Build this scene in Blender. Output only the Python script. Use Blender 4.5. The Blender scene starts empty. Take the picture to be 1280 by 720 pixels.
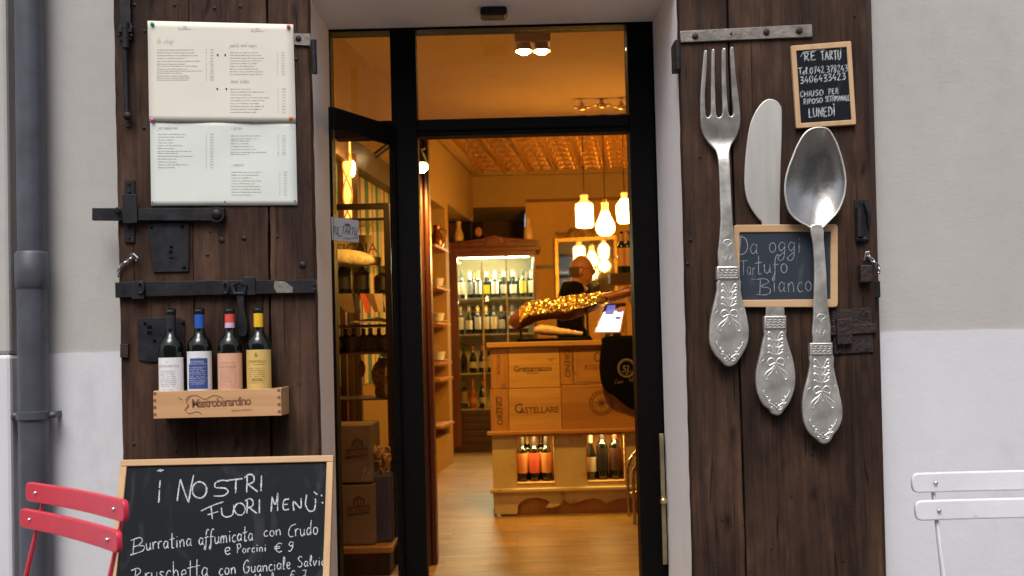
import bpy, bmesh, math, random
from mathutils import Vector, Matrix, noise
random.seed(7)
R = math.radians
SC = bpy.context.scene
COL = SC.collection
V = Vector

# ------------------------------------------------------------------ camera, world, sun, exposure
F, PPX, PPY = 1245.0, 640.0, 403.0          # focal length and principal point in photo pixels (1280 x 720)
PITCH, ROLL = R(1.56), R(1.45)
CAMP = V((0.0, -3.3, 1.2))
fwd = V((0, math.cos(PITCH), math.sin(PITCH)))
up0 = V((0, -math.sin(PITCH), math.cos(PITCH)))
rt0 = V((1, 0, 0))
RT = math.cos(ROLL)*rt0 - math.sin(ROLL)*up0
UP = math.sin(ROLL)*rt0 + math.cos(ROLL)*up0
cd = bpy.data.cameras.new('camera')
cam = bpy.data.objects.new('camera', cd); COL.objects.link(cam)
M = Matrix((RT, UP, -fwd)).transposed().to_4x4(); M.translation = CAMP
cam.matrix_world = M
cd.sensor_width = 36.0; cd.lens = 36.0*F/1280.0
cd.shift_y = (PPY-360.0)/1280.0
cd.clip_start = 0.05; cd.clip_end = 200
cd.dof.use_dof = True; cd.dof.focus_distance = 3.25; cd.dof.aperture_fstop = 4.2
SC.camera = cam

world = bpy.data.worlds.new("World"); SC.world = world; world.use_nodes = True
wn = world.node_tree.nodes; wl = world.node_tree.links
sky = wn.new('ShaderNodeTexSky'); sky.sky_type = 'NISHITA'; sky.sun_disc = False
SUN_EL, SUN_AZ = R(59), R(192)
sky.sun_elevation = SUN_EL; sky.sun_rotation = SUN_AZ
sky.air_density = 0.7; sky.dust_density = 4.0; sky.ozone_density = 0.6
bg = wn['Background']; bg.inputs['Strength'].default_value = 0.125
hs_ = wn.new('ShaderNodeHueSaturation'); hs_.inputs['Saturation'].default_value = .55
wl.new(sky.outputs[0], hs_.inputs['Color']); wl.new(hs_.outputs[0], bg.inputs['Color'])
sd = bpy.data.lights.new('sun', 'SUN'); sd.energy = 1.5; sd.angle = R(32); sd.color = (1, 0.97, 0.93)
sun = bpy.data.objects.new('sun', sd); COL.objects.link(sun)
sun.rotation_euler = (R(31), 0, R(-12)); sun.location = (1, -4, 9)
SC.view_settings.view_transform = 'Standard'; SC.view_settings.look = 'None'
SC.view_settings.exposure = 0.62; SC.view_settings.gamma = 1.0
SC.cycles.use_denoising = True
SC.cycles.max_bounces = 10; SC.cycles.diffuse_bounces = 5; SC.cycles.transparent_max_bounces = 16
SC.cycles.sample_clamp_indirect = 6.0
SC.cycles.caustics_reflective = False; SC.cycles.caustics_refractive = False

# ------------------------------------------------------------------ photo pixel -> point on a real plane
def ray(u, v):
    return fwd + RT*((u-PPX)/F) - UP*((v-PPY)/F)
def P(u, v, Y):
    d = ray(u, v); return CAMP + d*((Y-CAMP.y)/d.y)
def PP(u, v, q, n):                      # on any plane (point q, normal n)
    d = ray(u, v); return CAMP + d*((q-CAMP).dot(n)/d.dot(n))
def Yz(Z): return Z + CAMP.y             # distance in front of the camera -> y

# ------------------------------------------------------------------ scene helpers
ORG = {}
def thing(name, label, cat, loc=(0, 0, 0), group=None, kind=None):
    o = bpy.data.objects.new(name, None); COL.objects.link(o); o.empty_display_size = 0.05
    o.location = loc; ORG[o] = V(loc); tag(o, label, cat, group, kind); return o
def tag(o, label=None, cat=None, group=None, kind=None):
    if label: o['label'] = label
    if cat: o['category'] = cat
    if group: o['group'] = group
    if kind: o['kind'] = kind
    return o
def finish(name, me, m, parent=None, loc=None, smooth=None):
    o = bpy.data.objects.new(name, me); COL.objects.link(o)
    if m is not None:
        me.materials.clear()
        for x in (m if isinstance(m, (list, tuple)) else [m]): me.materials.append(x)
    org = V((0, 0, 0))
    if parent is not None:
        org = ORG[parent]; o.parent = parent
    elif loc is not None:
        org = V(loc); o.location = org
    if org.length > 0: me.transform(Matrix.Translation(-org))
    ORG[o] = org
    if smooth is not None:
        me.shade_smooth(); me.set_sharp_from_angle(angle=R(smooth))
    return o
def obj(name, bm, m, parent=None, loc=None, smooth=None, bevel=0, seg=2):
    bmesh.ops.recalc_face_normals(bm, faces=bm.faces)
    me = bpy.data.meshes.new(name); bm.to_mesh(me); bm.free()
    o = finish(name, me, m, parent, loc, smooth)
    if bevel:
        b = o.modifiers.new('bevel', 'BEVEL'); b.width = bevel; b.segments = seg; b.limit_method = 'ANGLE'; b.angle_limit = R(40)
    return o
def structure(name, bm, m, **k): return tag(obj(name, bm, m, **k), kind='structure')
def NB(): return bmesh.new()
def box(bm, a, b):
    x0, y0, z0 = a; x1, y1, z1 = b
    vs = [bm.verts.new(p) for p in ((x0,y0,z0),(x1,y0,z0),(x1,y1,z0),(x0,y1,z0),(x0,y0,z1),(x1,y0,z1),(x1,y1,z1),(x0,y1,z1))]
    for f in ((0,3,2,1),(4,5,6,7),(0,1,5,4),(1,2,6,5),(2,3,7,6),(3,0,4,7)): bm.faces.new([vs[i] for i in f])
    return bm
def bx(a, b): return box(NB(), a, b)
def pbox(bm, u0, v0, u1, v1, Y0, Y1):    # a board whose front face fills a rectangle at depth Y0 (level, upright)
    um, vm = (u0+u1)/2, (v0+v1)/2
    xa, xb = P(u0, vm, Y0).x, P(u1, vm, Y0).x; zt, zb = P(um, v0, Y0).z, P(um, v1, Y0).z
    return box(bm, (xa, Y0, zb), (xb, Y1, zt))
def quadbox(bm, uvs, Y0, Y1):            # four photo corners on plane Y0, thickened to Y1
    f = [P(u, v, Y0) for u, v in uvs]; b = [V((p.x, Y1, p.z)) for p in f]
    return hexa(bm, f, b)
def hexa(bm, f, b):
    fv = [bm.verts.new(p) for p in f]; bv = [bm.verts.new(p) for p in b]; n = len(f)
    bm.faces.new(fv); bm.faces.new(bv[::-1])
    for i in range(n): j = (i+1) % n; bm.faces.new((fv[j], fv[i], bv[i], bv[j]))
    return bm
def prism_xy(bm, pts, z0, z1):
    return hexa(bm, [V((x, y, z1)) for x, y in pts], [V((x, y, z0)) for x, y in pts])
def tube(bm, pts, r, seg=10, cap=True, squash=1.0):
    pts = [V(p) for p in pts]; n = len(pts); rs = r if isinstance(r, (list, tuple)) else [r]*n
    rings = []; prev = None
    for i, p in enumerate(pts):
        t = (pts[min(i+1, n-1)]-pts[max(i-1, 0)]).normalized()
        if prev is None:
            a = V((0, 0, 1)) if abs(t.z) < 0.9 else V((0, 1, 0))
            prev = (a - t*a.dot(t)).normalized()
        else: prev = (prev - t*prev.dot(t)).normalized()
        q = t.cross(prev)
        rings.append([bm.verts.new(p + prev*(math.cos(2*math.pi*k/seg)*rs[i]) + q*(math.sin(2*math.pi*k/seg)*rs[i]*squash)) for k in range(seg)])
    for a, b in zip(rings, rings[1:]):
        for k in range(seg): bm.faces.new((a[k], a[(k+1) % seg], b[(k+1) % seg], b[k]))
    if cap:
        bm.faces.new(rings[0][::-1]); bm.faces.new(rings[-1])
    return bm
def lathe(bm, prof, c=(0, 0, 0), seg=24, a0=0, a1=360, caps=True):
    c = V(c); full = abs(a1-a0) >= 359.9; n = seg if full else seg+1
    rings = []
    for r, z in prof:
        rings.append([bm.verts.new(c+V((r*math.cos(R(a0+(a1-a0)*k/seg)), r*math.sin(R(a0+(a1-a0)*k/seg)), z))) for k in range(n)])
    for a, b in zip(rings, rings[1:]):
        for k in range(seg): j = (k+1) % n; bm.faces.new((a[k], a[j], b[j], b[k]))
    if full and caps:
        if prof[0][0] > 1e-5: bm.faces.new(rings[0][::-1])
        if prof[-1][0] > 1e-5: bm.faces.new(rings[-1])
    return bm
def ball(bm, c, r, s=(1, 1, 1), sub=2):
    g = bmesh.ops.create_icosphere(bm, subdivisions=sub, radius=r)
    for w in g['verts']: w.co = V((w.co.x*s[0], w.co.y*s[1], w.co.z*s[2])) + V(c)
    return bm
def disc(bm, c, r, depth, seg=16):       # short cylinder along y, front at c.y
    c = V(c)
    f = [c+V((r*math.cos(2*math.pi*k/seg), 0, r*math.sin(2*math.pi*k/seg))) for k in range(seg)]
    return hexa(bm, f, [p+V((0, depth, 0)) for p in f])
def cat_rom(pts, n=5, closed=False):
    out = []; m = len(pts)
    for i in range(m if closed else m-1):
        g = (lambda k: pts[k % m]) if closed else (lambda k: pts[min(max(k, 0), m-1)])
        p0, p1, p2, p3 = g(i-1), g(i), g(i+1), g(i+2)
        for s in range(n):
            t = s/n
            out.append(tuple(0.5*((2*p1[k])+(-p0[k]+p2[k])*t+(2*p0[k]-5*p1[k]+4*p2[k]-p3[k])*t*t+(-p0[k]+3*p1[k]-3*p2[k]+p3[k])*t**3) for k in range(len(p1))))
    if not closed: out.append(tuple(pts[-1]))
    return out
def curve_mesh(outlines, extrude, bevel, res=3):
    cu = bpy.data.curves.new('c', 'CURVE'); cu.dimensions = '2D'; cu.fill_mode = 'BOTH'
    cu.extrude = max(extrude, 0.0001); cu.bevel_depth = bevel; cu.bevel_resolution = res; cu.offset = -bevel
    for ol in outlines:
        s = cu.splines.new('POLY'); s.points.add(len(ol)-1); s.use_cyclic_u = True
        for q, (x, y) in zip(s.points, ol): q.co = (x, y, 0, 1)
    o = bpy.data.objects.new('c', cu); COL.objects.link(o)
    dg = bpy.context.evaluated_depsgraph_get(); dg.update()
    me = bpy.data.meshes.new_from_object(o.evaluated_get(dg))
    bpy.data.objects.remove(o); bpy.data.curves.remove(cu); return me
def slab(name, uvs, Y, thick, bevel, m, parent=None, sub=4, yoff=None, smooth=35, loc=None):
    ol = [(lambda p: (p.x, p.z))(P(u, v, Y)) for u, v in uvs]
    if sub > 1: ol = cat_rom(ol, sub, True)
    me = curve_mesh([ol], thick/2-bevel, bevel)
    for w in me.vertices:
        x, y, z = w.co; w.co = (x, Y+thick/2-z+(yoff(x, y) if yoff else 0), y)
    return finish(name, me, m, parent, loc, smooth)
TXT = {}
def text_geo(s, size=1.0, shear=0.0, bold=0.0, spacing=1.0):
    cu = bpy.data.curves.new('t', 'FONT'); cu.body = s; cu.size = size; cu.shear = shear; cu.offset = bold
    cu.space_character = spacing; cu.align_x = 'CENTER'; cu.resolution_u = 3
    o = bpy.data.objects.new('t', cu); COL.objects.link(o)
    dg = bpy.context.evaluated_depsgraph_get(); dg.update()
    me = bpy.data.meshes.new_from_object(o.evaluated_get(dg))
    g = ([v.co.to_2d() for v in me.vertices], [list(p.vertices) for p in me.polygons])
    bpy.data.objects.remove(o); bpy.data.curves.remove(cu); bpy.data.meshes.remove(me); return g
def put_geo(bm, g, fn):
    vs = [bm.verts.new(fn(p.x, p.y)) for p in g[0]]
    for f in g[1]:
        try: bm.faces.new([vs[i] for i in f])
        except ValueError: pass
    return bm

# ---- handwriting: a small single-stroke alphabet (s = smooth stroke, l = straight stroke)
def _arc(cx, cy, rx, ry, a0=80, a1=440, n=10):
    return [(cx+rx*math.cos(R(a0+(a1-a0)*k/n)), cy+ry*math.sin(R(a0+(a1-a0)*k/n))) for k in range(n+1)]
G = {
 'A': (.62, [('l',[(0,0),(.3,1),(.58,0)]),('l',[(.1,.36),(.5,.38)])]),
 'B': (.58, [('l',[(.08,0),(.1,1)]),('s',[(-.06,.95),(.3,1),(.45,.78),(.12,.53),(.48,.42),(.52,.15),(.3,.0),(-.06,.03)])]),
 'C': (.52, [('s',[(.52,.9),(.35,1),(.1,.7),(.06,.3),(.22,0),(.5,.1)])]),
 'D': (.6, [('l',[(.08,0),(.1,1)]),('s',[(0,1),(.35,.93),(.54,.55),(.42,.15),(0,0)])]),
 'E': (.5, [('l',[(.44,1),(.04,.97),(.04,.02),(.48,.04)]),('l',[(.04,.52),(.36,.54)])]),
 'F': (.5, [('l',[(.12,1),(.14,0)]),('l',[(-.14,.86),(.52,1.06)]),('l',[(0,.5),(.4,.58)])]),
 'G': (.62, [('s',[(.5,.85),(.35,1),(.08,.65),(.1,.15),(.35,0),(.52,.2),(.52,.45),(.3,.44)])]),
 'H': (.58, [('l',[(.05,0),(.05,1)]),('l',[(.52,0),(.52,1)]),('l',[(.05,.5),(.52,.52)])]),
 'I': (.2, [('l',[(.1,0),(.1,1)])]),
 'L': (.48, [('l',[(.08,1),(.05,0),(.48,.03)])]),
 'M': (.72, [('l',[(0,0),(.1,1),(.34,.45),(.6,1),(.64,0)])]),
 'N': (.6, [('l',[(0,0),(.06,1),(.46,0),(.56,1.08)])]),
 'O': (.66, [('s',_arc(.32,.5,.3,.48))]),
 'P': (.5, [('l',[(.08,0),(.1,1)]),('s',[(-.04,.95),(.35,1),(.46,.75),(.3,.52),(.06,.48)])]),
 'R': (.56, [('l',[(.08,0),(.1,1)]),('s',[(-.02,.96),(.35,1),(.45,.75),(.3,.53),(.08,.5)]),('l',[(.15,.5),(.54,0)])]),
 'S': (.52, [('s',[(.48,.9),(.25,1),(.08,.78),(.25,.55),(.46,.32),(.32,.02),(.02,.08)])]),
 'T': (.54, [('l',[(.26,1),(.28,0)]),('l',[(-.06,.98),(.58,1.02)])]),
 'U': (.58, [('s',[(.04,1),(.06,.3),(.25,0),(.46,.25),(.5,1)])]),
 'a': (.44, [('s',[(.36,.42),(.18,.5),(.04,.25),(.16,.02),(.34,.2),(.38,.48),(.36,.1),(.44,.02)])]),
 'b': (.4, [('l',[(.05,1),(.05,0)]),('s',[(.05,.4),(.25,.5),(.35,.25),(.2,0),(.05,.05)])]),
 'c': (.36, [('s',[(.34,.42),(.2,.5),(.04,.25),(.16,.01),(.36,.08)])]),
 'd': (.46, [('s',[(.36,.4),(.18,.5),(.04,.25),(.16,.02),(.34,.2)]),('s',[(.42,1),(.36,.5),(.38,.02)])]),
 'e': (.36, [('s',[(.05,.24),(.3,.3),(.28,.48),(.1,.46),(.04,.22),(.16,.01),(.36,.08)])]),
 'f': (.34, [('s',[(.4,.92),(.26,1),(.14,.7),(.12,.1),(.06,-.35),(-.04,-.3),(.1,.0)]),('l',[(0,.45),(.34,.5)])]),
 'g': (.42, [('s',[(.34,.42),(.18,.5),(.04,.28),(.16,.06),(.34,.25),(.36,.46),(.34,-.2),(.16,-.42),(.0,-.28),(.36,.02)])]),
 'h': (.44, [('l',[(.05,1),(.05,0)]),('s',[(.06,.3),(.22,.5),(.34,.35),(.36,0)])]),
 'i': (.2, [('l',[(.1,.48),(.1,0)]),('l',[(.1,.68),(.12,.74)])]),
 'l': (.24, [('s',[(.02,.2),(.2,.75),(.12,1),(.06,.7),(.08,.1),(.22,.04)])]),
 'm': (.62, [('s',[(.02,.48),(.05,.0)]),('s',[(.05,.3),(.18,.5),(.27,.35),(.28,0)]),('s',[(.28,.3),(.42,.5),(.52,.35),(.54,0)])]),
 'n': (.42, [('s',[(.02,.48),(.05,.0)]),('s',[(.05,.3),(.22,.5),(.34,.35),(.36,0)])]),
 'o': (.4, [('s',_arc(.2,.25,.17,.24))]),
 'p': (.4, [('l',[(.06,.5),(.02,-.42)]),('s',[(.05,.38),(.22,.52),(.36,.28),(.22,.02),(.06,.1)])]),
 'r': (.32, [('s',[(.03,.48),(.06,0)]),('s',[(.06,.28),(.16,.46),(.32,.46)])]),
 's': (.32, [('s',[(.3,.44),(.15,.5),(.06,.38),(.24,.2),(.2,.02),(.0,.06)])]),
 't': (.34, [('s',[(.16,1),(.14,.15),(.2,0),(.32,.06)]),('l',[(-.04,.58),(.36,.64)])]),
 'u': (.42, [('s',[(.03,.48),(.06,.1),(.2,0),(.34,.2),(.36,.48)]),('s',[(.36,.48),(.36,.1),(.42,.02)])]),
 'v': (.38, [('s',[(.02,.48),(.14,.02),(.34,.5)])]),
 '0': (.48, [('s',_arc(.22,.5,.2,.46))]),
 '1': (.26, [('l',[(.02,.75),(.16,1),(.16,0)])]),
 '2': (.46, [('s',[(.04,.8),(.2,1),(.38,.8),(.2,.4),(.02,.02)]),('l',[(.02,.02),(.44,.04)])]),
 '3': (.44, [('s',[(.04,.95),(.36,.95),(.36,.7),(.16,.54),(.4,.4),(.36,.08),(.02,.04)])]),
 '4': (.48, [('l',[(.28,1),(.02,.35),(.46,.38)]),('l',[(.34,.6),(.34,0)])]),
 '6': (.44, [('s',[(.36,.98),(.12,.7),(.04,.25),(.2,.0),(.38,.2),(.26,.46),(.06,.32)])]),
 '7': (.44, [('l',[(.02,.98),(.42,1),(.16,0)]),('l',[(.1,.5),(.4,.52)])]),
 '8': (.44, [('s',[(.34,.88),(.18,1),(.06,.8),(.32,.4),(.3,.05),(.1,.04),(.06,.3),(.34,.7),(.34,.88)])]),
 '9': (.44, [('s',[(.38,.85),(.2,1),(.06,.75),(.2,.52),(.36,.7),(.38,.95),(.34,.4),(.16,0),(.0,.06)])]),
 '€': (.56, [('s',[(.52,.88),(.32,1),(.12,.7),(.12,.3),(.3,0),(.52,.1)]),('l',[(-.02,.6),(.4,.62)]),('l',[(-.02,.42),(.38,.44)])]),
 ':': (.2, [('l',[(.1,.72),(.12,.88)]),('l',[(.06,.2),(.1,.28)])]),
 '.': (.16, [('l',[(.06,0),(.1,.03)])]),
 '`': (0.0, [('l',[(-.26,1.36),(-.12,1.16)])]),
 '-': (.3, [('l',[(.04,.45),(.26,.46)])]),
 ' ': (.34, []),
}
def ribbon(bm, pts2, w, fn, rnd=0.25):
    n = len(pts2); L = []
    for i in range(n):
        a = V(pts2[max(i-1, 0)]); b = V(pts2[min(i+1, n-1)]); t = (b-a)
        if t.length < 1e-9: t = V((1, 0))
        t.normalize(); nn = V((-t.y, t.x)); p = V(pts2[i])
        ww = w*(1-rnd/2+rnd*(noise.noise(V((p.x*.35, p.y*.35, 3.1)))))
        if i in (0, n-1): ww *= .75
        L.append((bm.verts.new(fn(*(p+nn*ww))), bm.verts.new(fn(*(p-nn*ww)))))
    for a, b in zip(L, L[1:]):
        try: bm.faces.new((a[0], b[0], b[1], a[1]))
        except ValueError: pass
def hand(bm, s, u, v, cap, fn, slope=0.0, sx=1.0, gap=.12, lw=1.0, slant=0.0, jit=.03, fit=None):
    """handwrites s starting at photo point (u, v) on the baseline; fn(u,v) -> point on the board"""
    ca, sa = math.cos(R(slope)), math.sin(R(slope)); x = 0.0
    if fit: sx = abs(fit-u)/cap/(sum(G[c][0]+(gap if G[c][0] else 0) for c in s)-gap)
    for ch in s:
        w, st = G[ch]; dj = random.uniform(-jit, jit)
        for kind, pts in st:
            pp = cat_rom(pts, 5) if kind == 's' else [tuple(V(a).lerp(V(b), k/4)) for a, b in zip(pts, pts[1:]) for k in range(4)]+[pts[-1]]
            q = []
            for px, py in pp:
                X = (x+px*sx+py*slant)*cap; Yp = (py+dj)*cap
                q.append((u+X*ca+Yp*sa, v+X*sa-Yp*ca))
            ribbon(bm, q, lw/2, fn)
        x += (w*sx + gap*(sx if w else 0))
    return u+x*cap*ca
def on(Y, d=0.0015): return lambda u, v: P(u, v, Y-d)

# ------------------------------------------------------------------ materials
MATS = {}
def nodes(name):
    m = bpy.data.materials.new(name); m.use_nodes = True
    return m, m.node_tree.nodes, m.node_tree.links, m.node_tree.nodes['Principled BSDF']
def c4(c): return (*c, 1.0) if len(c) == 3 else c
def mat(name, col, rough=.6, metal=0.0, var=.12, vs=6, bump=0.0, bs=60, stretch=(1, 1, 1), spec=.5, coat=0.0, rvar=.1, detail=5):
    m, n, l, p = nodes(name)
    tc = n.new('ShaderNodeTexCoord'); mp = n.new('ShaderNodeMapping'); mp.inputs['Scale'].default_value = stretch
    l.new(tc.outputs['Object'], mp.inputs[0])
    t = n.new('ShaderNodeTexNoise'); t.inputs['Scale'].default_value = vs; t.inputs['Detail'].default_value = detail
    l.new(mp.outputs[0], t.inputs['Vector'])
    r = n.new('ShaderNodeValToRGB'); e = r.color_ramp.elements
    e[0].position = .3; e[1].position = .7
    e[0].color = c4([max(0, x*(1-var)) for x in col]); e[1].color = c4([min(1, x*(1+var)) for x in col])
    l.new(t.outputs[0], r.inputs[0]); l.new(r.outputs[0], p.inputs['Base Color'])
    mr = n.new('ShaderNodeMapRange'); mr.inputs['To Min'].default_value = max(.02, rough-rvar); mr.inputs['To Max'].default_value = min(1, rough+rvar)
    t2 = n.new('ShaderNodeTexNoise'); t2.inputs['Scale'].default_value = vs*2.7; t2.inputs['Detail'].default_value = 4
    l.new(mp.outputs[0], t2.inputs['Vector']); l.new(t2.outputs[0], mr.inputs[0]); l.new(mr.outputs[0], p.inputs['Roughness'])
    p.inputs['Metallic'].default_value = metal; p.inputs['Specular IOR Level'].default_value = spec; p.inputs['Coat Weight'].default_value = coat
    if bump:
        t3 = n.new('ShaderNodeTexNoise'); t3.inputs['Scale'].default_value = bs; t3.inputs['Detail'].default_value = 6
        l.new(mp.outputs[0], t3.inputs['Vector'])
        b = n.new('ShaderNodeBump'); b.inputs['Strength'].default_value = bump; b.inputs['Distance'].default_value = .01
        l.new(t3.outputs[0], b.inputs['Height']); l.new(b.outputs[0], p.inputs['Normal'])
    MATS[name] = m; return m
def wood(name, stops, axis='Z', scale=1.0, rough=.6, bump=.4, blotch=.5, spec=.4, knots=0.0, cracks=0.0):
    """stops: list of (pos, colour) along the grain noise"""
    m, n, l, p = nodes(name)
    tc = n.new('ShaderNodeTexCoord'); mp = n.new('ShaderNodeMapping')
    oi = n.new('ShaderNodeObjectInfo'); ad = n.new('ShaderNodeVectorMath'); ad.operation = 'MULTIPLY_ADD'
    l.new(oi.outputs['Random'], ad.inputs[0]); ad.inputs[1].default_value = (13.7, 7.1, 5.3); l.new(tc.outputs['Object'], ad.inputs[2])
    st = {'Z': (34, 34, 1.6), 'X': (1.6, 34, 34), 'Y': (34, 1.6, 34)}[axis]
    mp.inputs['Scale'].default_value = [s*scale for s in st]
    l.new(ad.outputs[0], mp.inputs[0])
    wv = n.new('ShaderNodeTexNoise'); wv.inputs['Scale'].default_value = 1.2; wv.inputs['Detail'].default_value = 8; wv.inputs['Roughness'].default_value = .65; wv.inputs['Distortion'].default_value = .6
    l.new(mp.outputs[0], wv.inputs['Vector'])
    mp2 = n.new('ShaderNodeMapping'); mp2.inputs['Scale'].default_value = [s*scale*.18 for s in (st if axis != 'Z' else (26, 26, 9))]
    l.new(ad.outputs[0], mp2.inputs[0])
    bl = n.new('ShaderNodeTexNoise'); bl.inputs['Scale'].default_value = 1.0; bl.inputs['Detail'].default_value = 5; bl.inputs['Roughness'].default_value = .7
    l.new(mp2.outputs[0], bl.inputs['Vector'])
    mx = n.new('ShaderNodeMix'); mx.inputs[0].default_value = blotch
    l.new(wv.outputs[0], mx.inputs[2]); l.new(bl.outputs[0], mx.inputs[3])
    r = n.new('ShaderNodeValToRGB'); cr = r.color_ramp
    while len(cr.elements) < len(stops): cr.elements.new(.5)
    for e, (q, c) in zip(cr.elements, stops): e.position = q; e.color = c4(c)
    l.new(mx.outputs[0], r.inputs[0])
    last = r.outputs[0]
    h = wv.outputs[0]
    if knots or cracks:
        vo = n.new('ShaderNodeTexVoronoi'); vo.feature = 'F1'; vo.inputs['Scale'].default_value = 1.0
        mp3 = n.new('ShaderNodeMapping'); mp3.inputs['Scale'].default_value = {'Z': (9, 9, 3.4), 'X': (3.4, 9, 9), 'Y': (9, 3.4, 9)}[axis]
        wn3 = n.new('ShaderNodeTexNoise'); wn3.inputs['Scale'].default_value = 5
        l.new(ad.outputs[0], wn3.inputs['Vector'])
        am = n.new('ShaderNodeVectorMath'); am.operation = 'MULTIPLY_ADD'; am.inputs[1].default_value = (.12, .12, .12)
        l.new(wn3.outputs['Color'], am.inputs[0]); l.new(ad.outputs[0], am.inputs[2]); l.new(am.outputs[0], mp3.inputs[0]); l.new(mp3.outputs[0], vo.inputs['Vector'])
        kr = n.new('ShaderNodeMapRange'); kr.inputs['From Min'].default_value = .03; kr.inputs['From Max'].default_value = .16
        kr.inputs['To Min'].default_value = 1-knots; kr.inputs['To Max'].default_value = 1
        l.new(vo.outputs['Distance'], kr.inputs[0])
        mm = n.new('ShaderNodeMix'); mm.data_type = 'RGBA'; mm.blend_type = 'MULTIPLY'; mm.inputs[0].default_value = 1
        l.new(last, mm.inputs[6]); l.new(kr.outputs[0], mm.inputs[7]); last = mm.outputs[2]
    if cracks:
        mp4 = n.new('ShaderNodeMapping'); mp4.inputs['Scale'].default_value = {'Z': (60, 60, 2.2), 'X': (2.2, 60, 60), 'Y': (60, 2.2, 60)}[axis]
        l.new(ad.outputs[0], mp4.inputs[0])
        ct = n.new('ShaderNodeTexNoise'); ct.inputs['Scale'].default_value = 1; ct.inputs['Detail'].default_value = 3; ct.inputs['Distortion'].default_value = 1.2
        l.new(mp4.outputs[0], ct.inputs['Vector'])
        cm = n.new('ShaderNodeMapRange'); cm.inputs['From Min'].default_value = .27; cm.inputs['From Max'].default_value = .36; cm.inputs['To Min'].default_value = 1-cracks
        l.new(ct.outputs[0], cm.inputs[0])
        mm = n.new('ShaderNodeMix'); mm.data_type = 'RGBA'; mm.blend_type = 'MULTIPLY'; mm.inputs[0].default_value = 1
        l.new(last, mm.inputs[6]); l.new(cm.outputs[0], mm.inputs[7]); last = mm.outputs[2]
        hm = n.new('ShaderNodeMath'); hm.operation = 'MULTIPLY'; l.new(wv.outputs[0], hm.inputs[0]); l.new(cm.outputs[0], hm.inputs[1]); h = hm.outputs[0]
    l.new(last, p.inputs['Base Color'])
    mr = n.new('ShaderNodeMapRange'); mr.inputs['To Min'].default_value = rough-.15; mr.inputs['To Max'].default_value = min(1, rough+.2)
    l.new(wv.outputs[0], mr.inputs[0]); l.new(mr.outputs[0], p.inputs['Roughness'])
    b = n.new('ShaderNodeBump'); b.inputs['Strength'].default_value = bump; b.inputs['Distance'].default_value = .006
    l.new(h, b.inputs['Height']); l.new(b.outputs[0], p.inputs['Normal'])
    p.inputs['Specular IOR Level'].default_value = spec
    MATS[name] = m; return m
def emit(name, col, s, rough=.4):
    m, n, l, p = nodes(name); p.inputs['Base Color'].default_value = c4(col); p.inputs['Roughness'].default_value = rough
    p.inputs['Emission Color'].default_value = c4(col); p.inputs['Emission Strength'].default_value = s; MATS[name] = m; return m
def pane(name, tint=(.97, .97, .95), ior=1.45, rough=0.0):
    m = bpy.data.materials.new(name); m.use_nodes = True; n = m.node_tree.nodes; l = m.node_tree.links
    n.remove(n['Principled BSDF']); o = n['Material Output']
    t = n.new('ShaderNodeBsdfTransparent'); t.inputs[0].default_value = c4(tint)
    g = n.new('ShaderNodeBsdfGlossy'); g.inputs['Roughness'].default_value = rough
    ge = n.new('ShaderNodeNewGeometry'); dt = n.new('ShaderNodeVectorMath'); dt.operation = 'DOT_PRODUCT'
    l.new(ge.outputs['Normal'], dt.inputs[0]); l.new(ge.outputs['Incoming'], dt.inputs[1])
    ab_ = n.new('ShaderNodeMath'); ab_.operation = 'ABSOLUTE'; l.new(dt.outputs['Value'], ab_.inputs[0])
    om = n.new('ShaderNodeMath'); om.operation = 'SUBTRACT'; om.inputs[0].default_value = 1; l.new(ab_.outputs[0], om.inputs[1])
    pw = n.new('ShaderNodeMath'); pw.operation = 'POWER'; pw.inputs[1].default_value = 5; l.new(om.outputs[0], pw.inputs[0])
    f = n.new('ShaderNodeMath'); f.operation = 'MULTIPLY_ADD'; f.inputs[1].default_value = .96; f.inputs[2].default_value = .04; l.new(pw.outputs[0], f.inputs[0]); x = n.new('ShaderNodeMixShader')
    l.new(f.outputs[0], x.inputs[0]); l.new(t.outputs[0], x.inputs[1]); l.new(g.outputs[0], x.inputs[2]); l.new(x.outputs[0], o.inputs[0])
    MATS[name] = m; return m

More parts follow.
